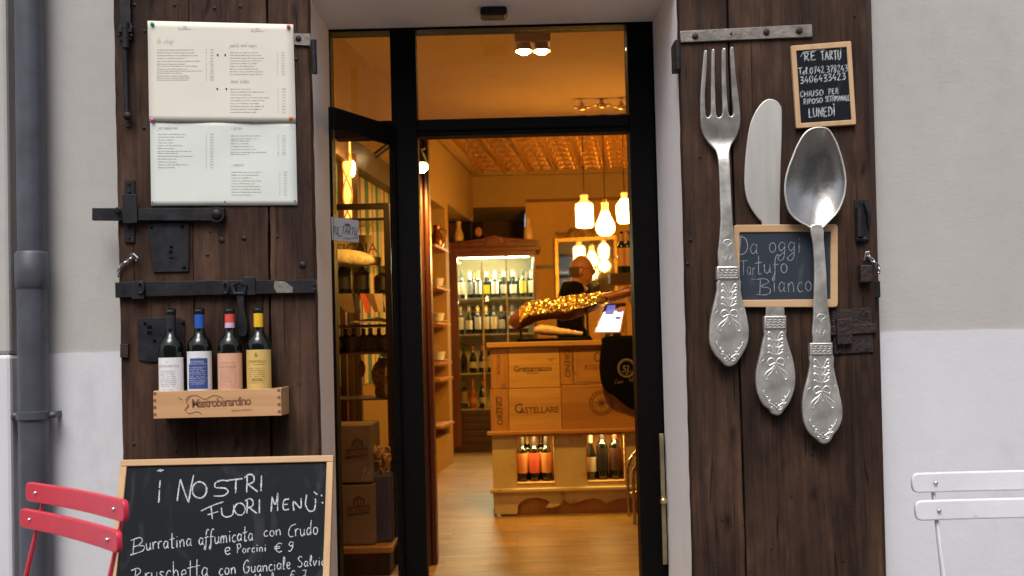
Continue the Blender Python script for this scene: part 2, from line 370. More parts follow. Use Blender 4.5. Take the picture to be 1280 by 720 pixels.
def plaster(name, col, var=.08, bump=.25, dirt=.0):
    m, n, l, p = nodes(name)
    tc = n.new('ShaderNodeTexCoord')
    a = n.new('ShaderNodeTexNoise'); a.inputs['Scale'].default_value = 1.6; a.inputs['Detail'].default_value = 8; a.inputs['Roughness'].default_value = .62
    b = n.new('ShaderNodeTexNoise'); b.inputs['Scale'].default_value = 90; b.inputs['Detail'].default_value = 5
    c = n.new('ShaderNodeTexNoise'); c.inputs['Scale'].default_value = 14; c.inputs['Detail'].default_value = 6
    mp = n.new('ShaderNodeMapping'); mp.inputs['Scale'].default_value = (1, 1, .45)
    l.new(tc.outputs['Object'], mp.inputs[0])
    for x in (a, b, c): l.new((mp if x is a else tc).outputs[0 if x is a else 'Object'], x.inputs['Vector'])
    r = n.new('ShaderNodeValToRGB'); r.color_ramp.elements[0].position = .3; r.color_ramp.elements[1].position = .68
    r.color_ramp.elements[0].color = c4([x*(1-var) for x in col]); r.color_ramp.elements[1].color = c4([min(.9, x*(1+var)) for x in col])
    l.new(a.outputs[0], r.inputs[0]); l.new(r.outputs[0], p.inputs['Base Color']); p.inputs['Roughness'].default_value = .88
    sN = n.new('ShaderNodeTexNoise'); sN.inputs['Scale'].default_value = 1; sN.inputs['Detail'].default_value = 9; sN.inputs['Roughness'].default_value = .7; sM = n.new('ShaderNodeMapping'); sM.inputs['Scale'].default_value = (4, 4, 1.6)
    l.new(tc.outputs['Object'], sM.inputs[0]); l.new(sM.outputs[0], sN.inputs['Vector']); sR = n.new('ShaderNodeMapRange'); sR.inputs['From Min'].default_value = .56; sR.inputs['From Max'].default_value = .78; sR.inputs['To Min'].default_value = 1; sR.inputs['To Max'].default_value = .86; l.new(sN.outputs[0], sR.inputs[0])
    sX = n.new('ShaderNodeMix'); sX.data_type = 'RGBA'; sX.blend_type = 'MULTIPLY'; sX.inputs[0].default_value = 1; l.new(r.outputs[0], sX.inputs[6]); l.new(sR.outputs[0], sX.inputs[7]); l.new(sX.outputs[2], p.inputs['Base Color'])
    ad = n.new('ShaderNodeMath'); ad.operation = 'MULTIPLY_ADD'; ad.inputs[1].default_value = .35; l.new(b.outputs[0], ad.inputs[0]); l.new(c.outputs[0], ad.inputs[2])
    bu = n.new('ShaderNodeBump'); bu.inputs['Strength'].default_value = bump; bu.inputs['Distance'].default_value = .012
    l.new(ad.outputs[0], bu.inputs['Height']); l.new(bu.outputs[0], p.inputs['Normal']); p.inputs['Specular IOR Level'].default_value = .25
    MATS[name] = m; return m

m_wall = plaster('wall_plaster', (.445, .430, .412), .08, .18)
m_dado = plaster('dado_paint', (.62, .62, .655), .07, .14)
m_reveal = plaster('reveal_paint', (.86, .86, .90), .05, .2)
m_shut = wood('old_shutter_wood', [(.35, (.011, .006, .0045)), (.44, (.028, .0145, .010)), (.51, (.048, .025, .016)), (.58, (.076, .041, .025)), (.68, (.125, .07, .042))], 'Z', 1.0, .72, .8, .62, .18, .8, .85)
m_iron = mat('black_iron', (.016, .0155, .019), .55, .3, .5, 24, .14, 50, spec=.35)
m_rust = mat('brown_painted_iron', (.03, .019, .016), .6, .3, .4, 25, .4, 90)
m_strap = mat('pale_worn_strap', (.20, .18, .155), .6, .3, .35, 22, .3, 80)
m_steel = mat('bright_chain_steel', (.62, .63, .66), .25, 1, .15, 40)
m_silver = mat('worn_silver', (.67, .64, .59), .38, .82, .34, 16, .12, 40, rvar=.14)
m_satin = mat('satin_blade', (.56, .54, .50), .5, .75, .07, 5, .08, 120, stretch=(6, 6, .6), rvar=.07)
m_bowl = mat('spoon_steel', (.43, .41, .385), .27, 1, .18, 5, .06, 60, stretch=(3, 3, 1), rvar=.08)
m_relief = mat('relief_silver', (.70, .685, .65), .38, .7, .1, 40)
m_pine = wood('pale_pine_frame', [(.3, (.44, .26, .13)), (.55, (.58, .37, .20)), (.8, (.66, .45, .27))], 'X', .8, .5, .12, .4)
m_pinez = wood('pale_pine_frame_upright', [(.3, (.44, .26, .13)), (.55, (.58, .37, .20)), (.8, (.66, .45, .27))], 'Z', .8, .5, .12, .4)
m_box = wood('wine_box_pine', [(.3, (.42, .22, .10)), (.5, (.56, .32, .16)), (.75, (.66, .41, .22))], 'X', .7, .55, .15, .5, .3, .5)
m_burn = mat('burned_print', (.20, .085, .04), .8, 0, .3, 60)
def board_mat(name, col, smear):
    m, n, l, p = nodes(name)
    tc = n.new('ShaderNodeTexCoord'); t = n.new('ShaderNodeTexNoise'); t.inputs['Scale'].default_value = 5; t.inputs['Detail'].default_value = 7; t.inputs['Distortion'].default_value = 2.5
    mp = n.new('ShaderNodeMapping'); mp.inputs['Scale'].default_value = (1.6, 1, .8); mp.inputs['Rotation'].default_value = (0, R(35), 0)
    l.new(tc.outputs['Object'], mp.inputs[0]); l.new(mp.outputs[0], t.inputs['Vector'])
    r = n.new('ShaderNodeValToRGB'); r.color_ramp.elements[0].position = .56; r.color_ramp.elements[1].position = .85
    r.color_ramp.elements[0].color = c4(col); r.color_ramp.elements[1].color = c4([x+smear for x in col])
    l.new(t.outputs[0], r.inputs[0]); l.new(r.outputs[0], p.inputs['Base Color']); p.inputs['Roughness'].default_value = .55
    p.inputs['Specular IOR Level'].default_value = .12; MATS[name] = m; return m
m_black = board_mat('chalkboard_black', (.009, .011, .014), .035)
m_slate = board_mat('slate_board', (.035, .045, .06), .06)
def chalk(name, col, lo=.35):
    m, n, l, p = nodes(name); tc = n.new('ShaderNodeTexCoord'); t = n.new('ShaderNodeTexNoise'); t.inputs['Scale'].default_value = 260; t.inputs['Detail'].default_value = 3
    l.new(tc.outputs['Object'], t.inputs['Vector']); r = n.new('ShaderNodeValToRGB')
    r.color_ramp.elements[0].position = .34; r.color_ramp.elements[1].position = .55
    r.color_ramp.elements[0].color = c4([x*lo for x in col]); r.color_ramp.elements[1].color = c4(col)
    l.new(t.outputs[0], r.inputs[0]); l.new(r.outputs[0], p.inputs['Base Color']); p.inputs['Roughness'].default_value = .95; MATS[name] = m; return m
m_chalk = chalk('white_chalk', (.55, .59, .63), .25); m_chalkdim = chalk('thin_grey_chalk', (.29, .32, .36), .4)
m_paper_a = mat('cream_paper', (.70, .67, .58), .7, 0, .03, 7); m_paper_b = mat('pale_paper', (.66, .70, .65), .7, 0, .04, 6)
m_ink = mat('faded_ink', (.56, .54, .49), .9, 0, .2, 50); m_inkd = mat('dark_ink', (.05, .05, .05), .9)
m_pipe = mat('grey_pipe_paint', (.075, .08, .098), .42, .1, .22, 9, .15, 25)
m_black_frame = mat('black_door_frame', (.0022, .0018, .0016), .55, 0, .3, 20, .05, 40, spec=.10)
m_glass = pane('door_glass', (.93, .93, .9)); m_fglass = pane('fridge_glass', (.94, .95, .9)); m_shelfglass = pane('shelf_glass', (.82, .88, .8))
def chipped(name, col, under, rough):
    m = mat(name, col, rough, 0, .10, 6, .06, 50, coat=.1); n = m.node_tree.nodes; l = m.node_tree.links; p = n['Principled BSDF']
    src = p.inputs['Base Color'].links[0].from_socket; tc = n.new('ShaderNodeTexCoord'); t = n.new('ShaderNodeTexNoise'); t.inputs['Scale'].default_value = 38; t.inputs['Detail'].default_value = 9; t.inputs['Roughness'].default_value = .7
    l.new(tc.outputs['Object'], t.inputs['Vector']); r = n.new('ShaderNodeMapRange'); r.inputs['From Min'].default_value = .67; r.inputs['From Max'].default_value = .70; l.new(t.outputs[0], r.inputs[0])
    x = n.new('ShaderNodeMix'); x.data_type = 'RGBA'; x.inputs[7].default_value = c4(under); l.new(r.outputs[0], x.inputs[0]); l.new(src, x.inputs[6]); l.new(x.outputs[2], p.inputs['Base Color']); return m
m_red = chipped('red_chair_paint', (.60, .028, .06), (.20, .03, .035), .36); m_white = chipped('white_chair_paint', (.70, .71, .74), (.45, .42, .39), .42)
def colour(name, c, rough=.5, metal=0, var=.1, **k): return mat(name, c, rough, metal, var, **k)
m_bottle = colour('dark_bottle_glass', (.004, .007, .004), .06, 0, .4, spec=.6, rvar=.03)
m_stone = mat('street_stone', (.10, .095, .09), .8, 0, .2, 3, .4, 25)
# interior
m_iwall = plaster('ochre_wall', (.36, .235, .095), .08, .25); m_iceil = plaster('ochre_ceiling', (.42, .28, .11), .07, .25); m_recess_shade = plaster('recess_shade_brown', (.16, .08, .04), .1, .2)  # recess plaster is darkened to brown to carry the shade inside the recesses
m_floor = wood('parquet', [(.3, (.15, .078, .02)), (.5, (.26, .145, .04)), (.75, (.38, .22, .065))], 'X', .35, .4, .1, .4)
def parquet():
    m, n, l, p = nodes('strip_parquet'); tc = n.new('ShaderNodeTexCoord'); mp = n.new('ShaderNodeMapping'); l.new(tc.outputs['Object'], mp.inputs[0])
    br = n.new('ShaderNodeTexBrick'); br.offset = .37; br.inputs['Scale'].default_value = 1; br.inputs['Brick Width'].default_value = .38; br.inputs['Row Height'].default_value = .065; br.inputs['Mortar Size'].default_value = .0016
    br.inputs['Color1'].default_value = (.26, .15, .042, 1); br.inputs['Color2'].default_value = (.36, .22, .068, 1); br.inputs['Mortar'].default_value = (.14, .075, .022, 1)
    l.new(mp.outputs[0], br.inputs['Vector'])
    t = n.new('ShaderNodeTexNoise'); t.inputs['Scale'].default_value = 1; t.inputs['Detail'].default_value = 7; m2 = n.new('ShaderNodeMapping'); m2.inputs['Scale'].default_value = (4, 60, 1); l.new(tc.outputs['Object'], m2.inputs[0]); l.new(m2.outputs[0], t.inputs['Vector'])
    t2 = n.new('ShaderNodeTexNoise'); t2.inputs['Scale'].default_value = 2.2; t2.inputs['Detail'].default_value = 6; l.new(tc.outputs['Object'], t2.inputs['Vector'])
    a = n.new('ShaderNodeMath'); a.operation = 'ADD'; l.new(t.outputs[0], a.inputs[0]); l.new(t2.outputs[0], a.inputs[1])
    r = n.new('ShaderNodeMapRange'); r.inputs['From Min'].default_value = .7; r.inputs['From Max'].default_value = 1.3; r.inputs['To Min'].default_value = .55; r.inputs['To Max'].default_value = 1.35; l.new(a.outputs[0], r.inputs[0])
    x = n.new('ShaderNodeMix'); x.data_type = 'RGBA'; x.blend_type = 'MULTIPLY'; x.inputs[0].default_value = 1; l.new(br.outputs['Color'], x.inputs[6]); l.new(r.outputs[0], x.inputs[7]); l.new(x.outputs[2], p.inputs['Base Color'])
    p.inputs['Roughness'].default_value = .42; return m
m_floor = parquet()
m_mahog = wood('mahogany', [(.3, (.055, .014, .007)), (.55, (.125, .034, .016)), (.8, (.20, .06, .026))], 'Z', .8, .35, .1, .4, .5)
m_darkwood = wood('dark_brown_wood', [(.3, (.02, .009, .006)), (.55, (.05, .022, .013)), (.8, (.08, .04, .02))], 'Z', .8, .4, .15, .4, .5)
m_counter = wood('counter_crate_pine', [(.28, (.32, .15, .035)), (.5, (.54, .30, .085)), (.78, (.66, .42, .14))], 'X', .55, .5, .12, .5, .4, .5, .3)
m_counter2 = wood('counter_crate_redder', [(.28, (.28, .12, .028)), (.5, (.45, .22, .055)), (.78, (.56, .31, .09))], 'X', .55, .5, .12, .5, .4, .5, .3)
m_counterz = wood('counter_upright_pine', [(.28, (.28, .115, .03)), (.5, (.45, .215, .06)), (.78, (.56, .31, .11))], 'Z', .55, .5, .12, .5, .4, .4, .3)
m_print = mat('crate_print', (.12, .05, .02), .8, 0, .3, 60)
m_tin = mat('embossed_copper_tin', (.90, .62, .27), .30, .92, .12, 18)
m_gold = mat('gilt_frame', (.85, .55, .16), .3, .9, .2, 25, .2, 50); m_foil = mat('gold_foil', (.90, .68, .28), .28, 1, .1, 30)
m_brass = mat('aged_brass', (.75, .58, .28), .3, 1, .15, 30)

def cream_distressed():
    m, n, l, p = nodes('distressed_cream_paint')
    tc = n.new('ShaderNodeTexCoord'); t = n.new('ShaderNodeTexNoise'); t.inputs['Scale'].default_value = 5.5; t.inputs['Detail'].default_value = 6; t.inputs['Roughness'].default_value = .6
    l.new(tc.outputs['Object'], t.inputs['Vector']); r = n.new('ShaderNodeValToRGB'); e = r.color_ramp.elements
    e[0].position = .33; e[0].color = (.22, .11, .045, 1); e[1].position = .42; e[1].color = (.56, .44, .20, 1)
    q = e.new(.7); q.color = (.64, .52, .26, 1)
    l.new(t.outputs[0], r.inputs[0]); l.new(r.outputs[0], p.inputs['Base Color']); p.inputs['Roughness'].default_value = .6; MATS['cream'] = m; return m
m_cream = cream_distressed()

# ------------------------------------------------------------------ the setting: street, building shell
WY = 0.42                                     # depth of the doorway
XL, XR, ZT = -0.662, 0.576, 2.42
structure('street', bx((-30, -30, -.2), (30, -.0, 0)), m_stone)
structure('floor', bx((-2.6, 0.0, -.1), (3.2, 9.6, .13)), m_floor)
bld = thing('restaurant_building', 'grey plastered old restaurant front with deep white doorway and warm lit interior', 'building', (0, 0, 0))
w = NB()
box(w, (-4.2, 0, -.05), (XL-.008, WY, 7)); box(w, (XR+.008, 0, -.05), (4.5, WY, 7)); box(w, (XL-.008, 0, ZT+.008), (XR+.008, WY, 7))
obj('facade_wall', w, m_wall, bld)
zl = P(100, 441, 0).z
def dado(x0, x1):
    b = NB(); n = 40; f = []; rnd = random.Random(3)
    top = [V((x0+(x1-x0)*k/n, -.005, zl+rnd.uniform(-.0018, .0018)+.004*noise.noise(V((x0*3+k*.31, 1.7, 0))))) for k in range(n+1)]
    fr = [V((x0, -.005, .0))]+top+[V((x1, -.005, .0))]
    hexa(b, fr, [V((p.x, .03, p.z)) for p in fr]); return b
obj('dado', dado(-4.2, XL-.009), m_dado, bld); obj('dado', dado(XR+.009, 4.5), m_dado, bld)
rv = NB()
box(rv, (XL-.008, -.006, 0), (XL, WY-.002, ZT)); obj('door_reveal', rv, m_reveal, bld, bevel=.006)
XI = .557
obj('door_reveal', prism_xy(NB(), [(XR, -.006), (XI, WY-.002), (XR+.0078, WY-.002), (XR+.0078, -.006)], 0, ZT-.0003), m_reveal, bld, bevel=.003)
obj('door_soffit', bx((XL-.008, -.006, ZT), (XR+.008, WY-.002, ZT+.008)), m_reveal, bld, bevel=.004)
obj('door_sill', bx((XL, -.02, 0.0), (XR, .02, .135)), m_stone, bld)
# projecting neighbour pilaster at the far left
xp = P(13, 300, -.05).x
pil = thing('corner_pilaster', 'narrow projecting plaster pilaster left of the grey drainpipe', 'wall', (xp-.3, -.05, 0))
obj('upper_shaft', bx((xp-1.2, -.06, zl), (xp, .0, 7)), m_wall, pil, bevel=.012)
obj('lower_shaft', bx((xp-1.2, -.065, 0), (xp+.003, .0, zl-.001)), m_dado, pil, bevel=.012)
# opposite side of the lane (closes the street, seen only in reflections and as shade)
opp = thing('opposite_house', 'plain plastered house across the lane', 'building', (0, -8, 0))
obj('facade_wall', bx((-14, -8.6, 0), (14, -8.2, 5.4)), m_wall, opp)
for xx in (-6, -3, 0.4, 3.4, 6.4): obj('window_shutter', bx((xx, -8.2, 1.0), (xx+1.1, -8.14, 2.7)), m_shut, opp)

# interior shell: the left wall runs slightly askew
def LW(Z): return -.61 + .128*(Z-9.4)
CEIL = 3.19
def lwall(Z0, Z1, z0, z1, d=.5, off=0):
    y0, y1 = Yz(Z0), Yz(Z1)
    return prism_xy(NB(), [(LW(Z0)+off, y0), (LW(Z1)+off, y1), (LW(Z1)+off-d, y1), (LW(Z0)+off-d, y0)], z0, z1)
obj('left_wall', lwall(3.72, 8.72, .13, CEIL), m_iwall, bld)
obj('left_wall', lwall(8.72, 9.4, 2.55, CEIL), m_iwall, bld); obj('left_wall', lwall(8.72, 9.4, .13, .42), m_iwall, bld)
obj('niche_back', lwall(8.72, 9.4, .42, 2.55, .3, -.26), m_recess_shade, bld)
obj('left_wall', lwall(9.4, 9.55, .13, CEIL, .5), m_iwall, bld)
obj('skirting', lwall(6.0, 8.73, .131, .26, .03, .012), m_iwall, bld)
YB, YR, YBEAM = Yz(11.3), Yz(12.3), Yz(11.05)
xs = P(658, 300, YB).x
obj('back_wall', bx((xs, YB, .13), (3.2, YB+.3, CEIL)), plaster('orange_wall', (.56, .33, .11), .16, .3), bld)
obj('recess_wall', bx((-2.2, YR, .13), (xs, YR+.2, CEIL)), m_recess_shade, bld)
obj('recess_wall', bx((-1.2, Yz(9.55), .13), (-.86, YR, CEIL)), m_recess_shade, bld)
zb = P(700, 248, YBEAM).z
obj('ceiling_beam', bx((-1.2, YBEAM, zb), (3.2, YB-.002, CEIL-.002)), m_iwall, bld)
zr = P(610, 259, YBEAM).z
obj('bulkhead', bx((-.86, YBEAM+.004, zr), (xs-.002, YR-.002, zb+.02)), m_iwall, bld)
obj('left_wall', lwall(9.55, 11.04, 2.62, CEIL), m_iwall, bld)
obj('right_wall', bx((2.7, WY, .13), (3.0, YB, CEIL)), m_iwall, bld)
obj('ceiling', bx((-2.6, WY+.002, CEIL), (3.2, YR+.3, CEIL+.2)), m_iceil, bld)
obj('front_inner_wall', bx((-2.3, WY+.001, .13), (XL-.03, WY+.02, CEIL)), m_iwall, bld)
obj('front_inner_wall', bx((XR+.03, WY+.001, .13), (2.7, WY+.02, CEIL)), m_iwall, bld)
# wallpaper on the left wall
def paper_stripes():
    m, n, l, p = nodes('striped_wallpaper')
    tc = n.new('ShaderNodeTexCoord'); s = n.new('ShaderNodeSeparateXYZ'); l.new(tc.outputs['Object'], s.inputs[0])
    a = n.new('ShaderNodeMath'); a.operation = 'MULTIPLY'; a.inputs[1].default_value = 1/.62; l.new(s.outputs['Y'], a.inputs[0])
    f = n.new('ShaderNodeMath'); f.operation = 'FRACT'; l.new(a.outputs[0], f.inputs[0])
    r = n.new('ShaderNodeValToRGB'); cr = r.color_ramp; cr.interpolation = 'CONSTANT'
    st = [(0, (.66, .58, .42)), (.13, (.10, .06, .03)), (.19, (.62, .52, .36)), (.34, (.05, .17, .16)), (.50, (.68, .60, .45)), (.62, (.30, .15, .06)), (.67, (.66, .56, .4)), (.78, (.03, .24, .24)), (.9, (.62, .55, .4)), (.97, (.28, .12, .05))]
    while len(cr.elements) < len(st): cr.elements.new(.5)
    for e, (q, c) in zip(cr.elements, st): e.position = q; e.color = c4(c)
    l.new(f.outputs[0], r.inputs[0]); l.new(r.outputs[0], p.inputs['Base Color']); p.inputs['Roughness'].default_value = .8; return m
obj('striped_wallpaper', lwall(5.3, 8.2, 1.0, 2.36, .01, .006), paper_stripes(), bld)
obj('wall_beam', lwall(5.3, 8.3, 2.36, 2.52, .1, .09), m_darkwood, bld)

# embossed tin ceiling panel, parallel to the left wall
def tin_panel():
    b = NB(); dx, dy = V((1, 0)), V((.128, 1)); o = V((-.585, Yz(8.6))); cw = .272; nx, ny = 9, 9; cl = 2.3/ny
    z = CEIL-.012
    def cell(i0, i1, j0, j1, za, zbb):
        q = [o+dx*(i0*cw)+dy*(j0*cl), o+dx*(i1*cw)+dy*(j0*cl), o+dx*(i1*cw)+dy*(j1*cl), o+dx*(i0*cw)+dy*(j1*cl)]
        prism_xy(b, [(p.x, p.y) for p in q], za, zbb)
    cell(0, nx, 0, ny, z, CEIL-.001)
    for i in range(nx+1): cell(i-.045, i+.045, 0, ny, z-.045, z+.001)
    for i in range(nx):
        for j in range(ny):
            for (a0, a1, c0, c1, h) in ((.1, .9, .06, .14, .020), (.1, .9, .86, .94, .020), (.12, .2, .2, .8, .020), (.8, .88, .2, .8, .020),
                                        (.28, .45, .24, .46, .030), (.55, .72, .24, .46, .030), (.28, .45, .54, .76, .030), (.55, .72, .54, .76, .030), (.47, .53, .18, .82, .022)):
                cell(i+a0, i+a1, j+c0, j+c1, z-h, z+.0005)
    return b
obj('tin_ceiling', tin_panel(), m_tin, bld)
tf = NB(); o = V((-.585, Yz(8.6)))
for k, (a, wd, dz) in enumerate(((-.09, .085, .05), (-.17, .06, .03), (-.24, .05, .015))):
    q = [o+V((a, 0)), o+V((a+wd, 0)), o+V((a+wd, 0))+V((.128, 1))*2.36, o+V((a, 0))+V((.128, 1))*2.36]
    prism_xy(tf, [(p.x, p.y) for p in q], CEIL-dz-.02, CEIL-.0015)
prism_xy(tf, [(o.x-.09, o.y+2.31), (2.3, o.y+2.31), (2.3, o.y+2.38), (o.x-.09, o.y+2.38)], CEIL-.068, CEIL-.0012)
prism_xy(tf, [(o.x-.09, o.y-.08), (2.3, o.y-.08), (2.3, o.y-.01), (o.x-.09, o.y-.01)], CEIL-.068, CEIL-.0012)
obj('tin_ceiling_moulding', tf, m_iwall, bld)

# ------------------------------------------------------------------ door frame and folded leaf
fr = thing('door_frame', 'black painted door frame with glazed transom inside the white doorway', 'door frame', (0, WY, .13))
def fx(u, v=100): return P(u, v, WY).x
zt0, zt1 = P(650, 167, WY).z, P(650, 146, WY).z
Y0, Y1 = WY, WY+.075
mul = (fx(488, 90), fx(516, 90)); jam = (fx(785, 90), fx(815, 90))
obj('mullion', bx((mul[0], Y0, .13), (mul[1]+.012, Y1, ZT)), m_black_frame, fr, bevel=.004)
obj('jamb', bx((jam[0], Y0, .13), (jam[1]+.004, Y1+.03, ZT)), m_black_frame, fr, bevel=.004)
obj('jamb', bx((jam[1]+.006, Y0+.03, .13), (XR+.03, Y1+.028, ZT-.009)), m_black_frame, fr)
obj('jamb', bx((XL-.03, Y0-.001, .13), (XL+.003, Y1, ZT-.0125)), m_black_frame, fr)
obj('head_rail', bx((XL-.03, Y0-.001, ZT-.008), (XR+.03, Y1, ZT+.03)), m_black_frame, fr)
tr = NB(); box(tr, (mul[1]+.012, Y0+.004, zt0), (jam[0], Y1-.004, zt1)); box(tr, (mul[1]+.012, Y0-.006, zt0+.018), (jam[0], Y0+.004, zt1-.018))
obj('transom_rail', tr, m_black_frame, fr, bevel=.004)
obj('transom_rail', bx((XL+.012, Y0+.004, zt0), (mul[0], Y1-.004, zt1)), m_black_frame, fr, bevel=.004)
obj('transom_pane', bx((mul[1]+.013, Y0+.036, zt1+.001), (jam[0]-.001, Y0+.040, ZT-.009)), m_glass, fr)
obj('transom_pane', bx((XL+.013, Y0+.036, zt1+.001), (mul[0]-.001, Y0+.040, ZT-.009)), m_glass, fr)
# right leaf, pushed fully inwards, seen edge-on
rl = thing('door_leaf', 'black glazed door leaf opened inwards along the right jamb, with brass pull', 'door', (jam[1], WY+.1, .135))
rA = V((jam[1]-.012, WY+.115, 0)); rd = V((.30, .954, 0)).normalized(); rn = V((-rd.y, rd.x, 0))
def rleaf(s0, s1, z0, z1, t0=-.02, t1=.02):
    q = [rA+rd*s0+rn*t0, rA+rd*s1+rn*t0, rA+rd*s1+rn*t1, rA+rd*s0+rn*t1]; return prism_xy(NB(), [(p.x, p.y) for p in q], z0, z1)
obj('stile', rleaf(0, .08, .135, zt0-.006), m_black_frame, rl, bevel=.003); obj('stile', rleaf(.70, .78, .135, zt0-.006), m_black_frame, rl, bevel=.003)
obj('rail', rleaf(.08, .70, .135, .235), m_black_frame, rl, bevel=.003); obj('rail', rleaf(.08, .70, zt0-.09, zt0-.006), m_black_frame, rl, bevel=.003)
obj('glass_pane', rleaf(.08, .70, .235, zt0-.09, -.003, .003), m_glass, rl)
pl = NB(); pbox(pl, 826.5, 542, 832, 706, WY-.035, WY-.027); o = obj('pull_plate', pl, mat('tarnished_brass', (.34, .28, .17), .45, .8, .3, 20), rl, bevel=.002)
pk = NB(); a = P(829, 626, WY-.045); ball(pk, a, .014); tube(pk, [a, a+V((0, .02, 0))], .008); obj('pull_knob', pk, m_brass, rl, smooth=40)
# left leaf, folded outwards into the reveal
A = V((mul[0]+.005, WY-.012, 0)); B = V((XL+.056, .085, 0)); dl = (B-A).normalized(); nl = V((-dl.y, dl.x, 0))
if nl.y > 0: nl = -nl
Lw = (B-A).length
lf = thing('door_leaf', 'narrow black glazed door leaf folded outwards into the left reveal, name card on its glass', 'door', (A.x, A.y, .135))
def leafbox(bm, s0, s1, z0, z1, t0=-.010, t1=.014):
    q = [A+dl*s0+nl*t0, A+dl*s1+nl*t0, A+dl*s1+nl*t1, A+dl*s0+nl*t1]
    return prism_xy(bm, [(p.x, p.y) for p in q], z0, z1)
ztop = PP(455, 147, A, nl).z; zrb = PP(455, 172, A, nl).z
obj('stile', leafbox(NB(), 0, .014, .135, ztop), m_black_frame, lf, bevel=.003); obj('stile', leafbox(NB(), Lw-.004, Lw, .135, ztop, -.006, .006), m_black_frame, lf, bevel=.003)
obj('rail', leafbox(NB(), .0145, Lw-.0045, zrb, ztop), m_black_frame, lf, bevel=.003); obj('rail', leafbox(NB(), .0145, Lw-.0045, .135, .26), m_black_frame, lf, bevel=.003)
obj('glass_pane', leafbox(NB(), .0145, Lw-.0045, .26, zrb, -.003, .003), m_glass, lf)
# name card on the glass
fl = lambda d: (lambda u, v: PP(u, v, A+nl*d, nl))
cq = [(414, 271), (448, 275.5), (448.5, 303), (415, 300)]
cb = NB(); hexa(cb, [fl(.0055)(u, v) for u, v in cq], [fl(.0035)(u, v) for u, v in cq])
card = obj('name_card', cb, mat('grey_card', (.40, .39, .40), .6, 0, .05), lf)
cw = NB()
for s, u, v, c in (('RE', 416, 291, 8), ('TARTU', 427, 292.2, 9.5)): hand(cw, s, u, v, c, fl(.0062), slope=7, gap=.12, lw=.8, jit=0, fit=424.5 if s == 'RE' else 446)
put_geo(cw, text_geo('UMBRIA', 3), lambda x, y: fl(.0062)(434+x, 299-y+x*.1))
for uv in ([(431, 282), (431, 279), (433, 280.5), (434.5, 278.5), (436, 280.8), (438, 280), (437.6, 283)],):
    hexa(cw, [fl(.0064)(*q) for q in uv], [fl(.0056)(*q) for q in uv])
ribbon(cw, cat_rom([(420, 291), (424, 295.5), (428, 294)], 4), .45, fl(.0062)); ribbon(cw, cat_rom([(444, 293), (447, 297), (440, 297.5)], 4), .45, fl(.0062))
obj('lettering', cw, m_inkd, card)
# small sensor under the lintel
sn = NB(); c = P(617, 8, .24); box(sn, (c.x-.048, .20, ZT-.03), (c.x+.048, .28, ZT-.0005))
tag(obj('door_sensor', sn, m_iron, loc=(c.x, .24, ZT-.03), bevel=.01), 'small black sensor box under the white lintel', 'sensor')

# ------------------------------------------------------------------ drainpipe
px = P(40, 300, -.06).x; pr = .047
dp = thing('drainpipe', 'thick dark grey cast iron drainpipe with a collar and a clamp', 'drainpipe', (px, -.062, 0))
obj('pipe', lathe(NB(), [(pr, 0), (pr, P(40, 342, -.06).z)], (px, -.062, 0), 28), m_pipe, dp, smooth=40)
zc0, zc1 = P(40, 358, -.1).z, P(40, 316, -.1).z
obj('collar', lathe(NB(), [(pr+.001, zc0-.006), (pr+.004, zc0), (pr+.005, zc0+.02), (pr+.0045, zc1), (pr+.001, zc1+.005), (pr-.003, zc1+.008)], (px, -.062, 0), 28), m_pipe, dp, smooth=40)
obj('pipe', lathe(NB(), [(pr-.003, zc1-.01), (pr-.002, 7)], (px, -.062, 0), 28), m_pipe, dp, smooth=40)
zc = P(40, 520, -.1).z
cl = lathe(NB(), [(pr+.001, zc-.014), (pr+.006, zc-.012), (pr+.006, zc+.012), (pr+.001, zc+.014)], (px, -.062, 0), 28)
for s in (-1, 1):
    ball(cl, (px+s*(pr+.014), -.062, zc), .013, (1.1, .9, .9)); box(cl, (px+s*(pr+.012)-.006, -.062, zc-.01), (px+s*(pr+.012)+.006, 0, zc+.01))
obj('clamp', cl, m_pipe, dp, smooth=40)

# ------------------------------------------------------------------ wooden shutters folded back on the wall
SF, SB = -.085, -.035                         # front and back of the boards
def plank(name, uvs, parent, Yf=SF, thick=SB-SF, jag=.0012):
    ol = []; rnd = random.Random(int(uvs[0][0]*7))
    k = len(uvs)
    for i in range(k):
        p, q = P(*uvs[i], Yf), P(*uvs[(i+1) % k], Yf); n = max(1, int((q-p).length/.05))
        for t in range(n):
            r = p.lerp(q, t/n); d = rnd.uniform(-jag, jag) if t else 0
            e = (q-p).normalized(); ol.append((r.x+e.z*d, r.z-e.x*d))
    me = curve_mesh([ol], thick/2-.003, .003, 2)
    for w in me.vertices:
        x, y, z = w.co; w.co = (x, Yf+thick/2-z, y)
    return finish(name, me, m_shut, parent, smooth=30)
def along(u0, v0, u1, v1, v): return u0+(u1-u0)*(v-v0)/(v1-v0)
def nail(bm, u, v, r=.005, Y=SF): ball(bm, P(u, v, Y-.001), r, (1, .6, 1), 1)
VT, VB = -90, 800
ls = thing('wooden_shutter', 'dark brown plank shutter left of the doorway, black bolts and pinned menus on it', 'shutter', (P(270, 400, SF).x, SF, .05))
eL = lambda v: along(141.5, 0, 153.5, 570, v); e1 = lambda v: along(333.5, 0, 339, 570, v); eR = lambda v: along(384.5, 0, 398.5, 570, v); e0 = lambda v: along(236, 0, 246, 570, v)
plank('plank', [(eL(VT), VT), (e0(VT)-.35, VT), (e0(VB)-.35, VB), (eL(VB), VB)], ls)
plank('plank', [(e0(VT)+.35, VT), (e1(VT)-1.3, VT), (e1(VB)-1.3, VB), (e0(VB)+.35, VB)], ls)
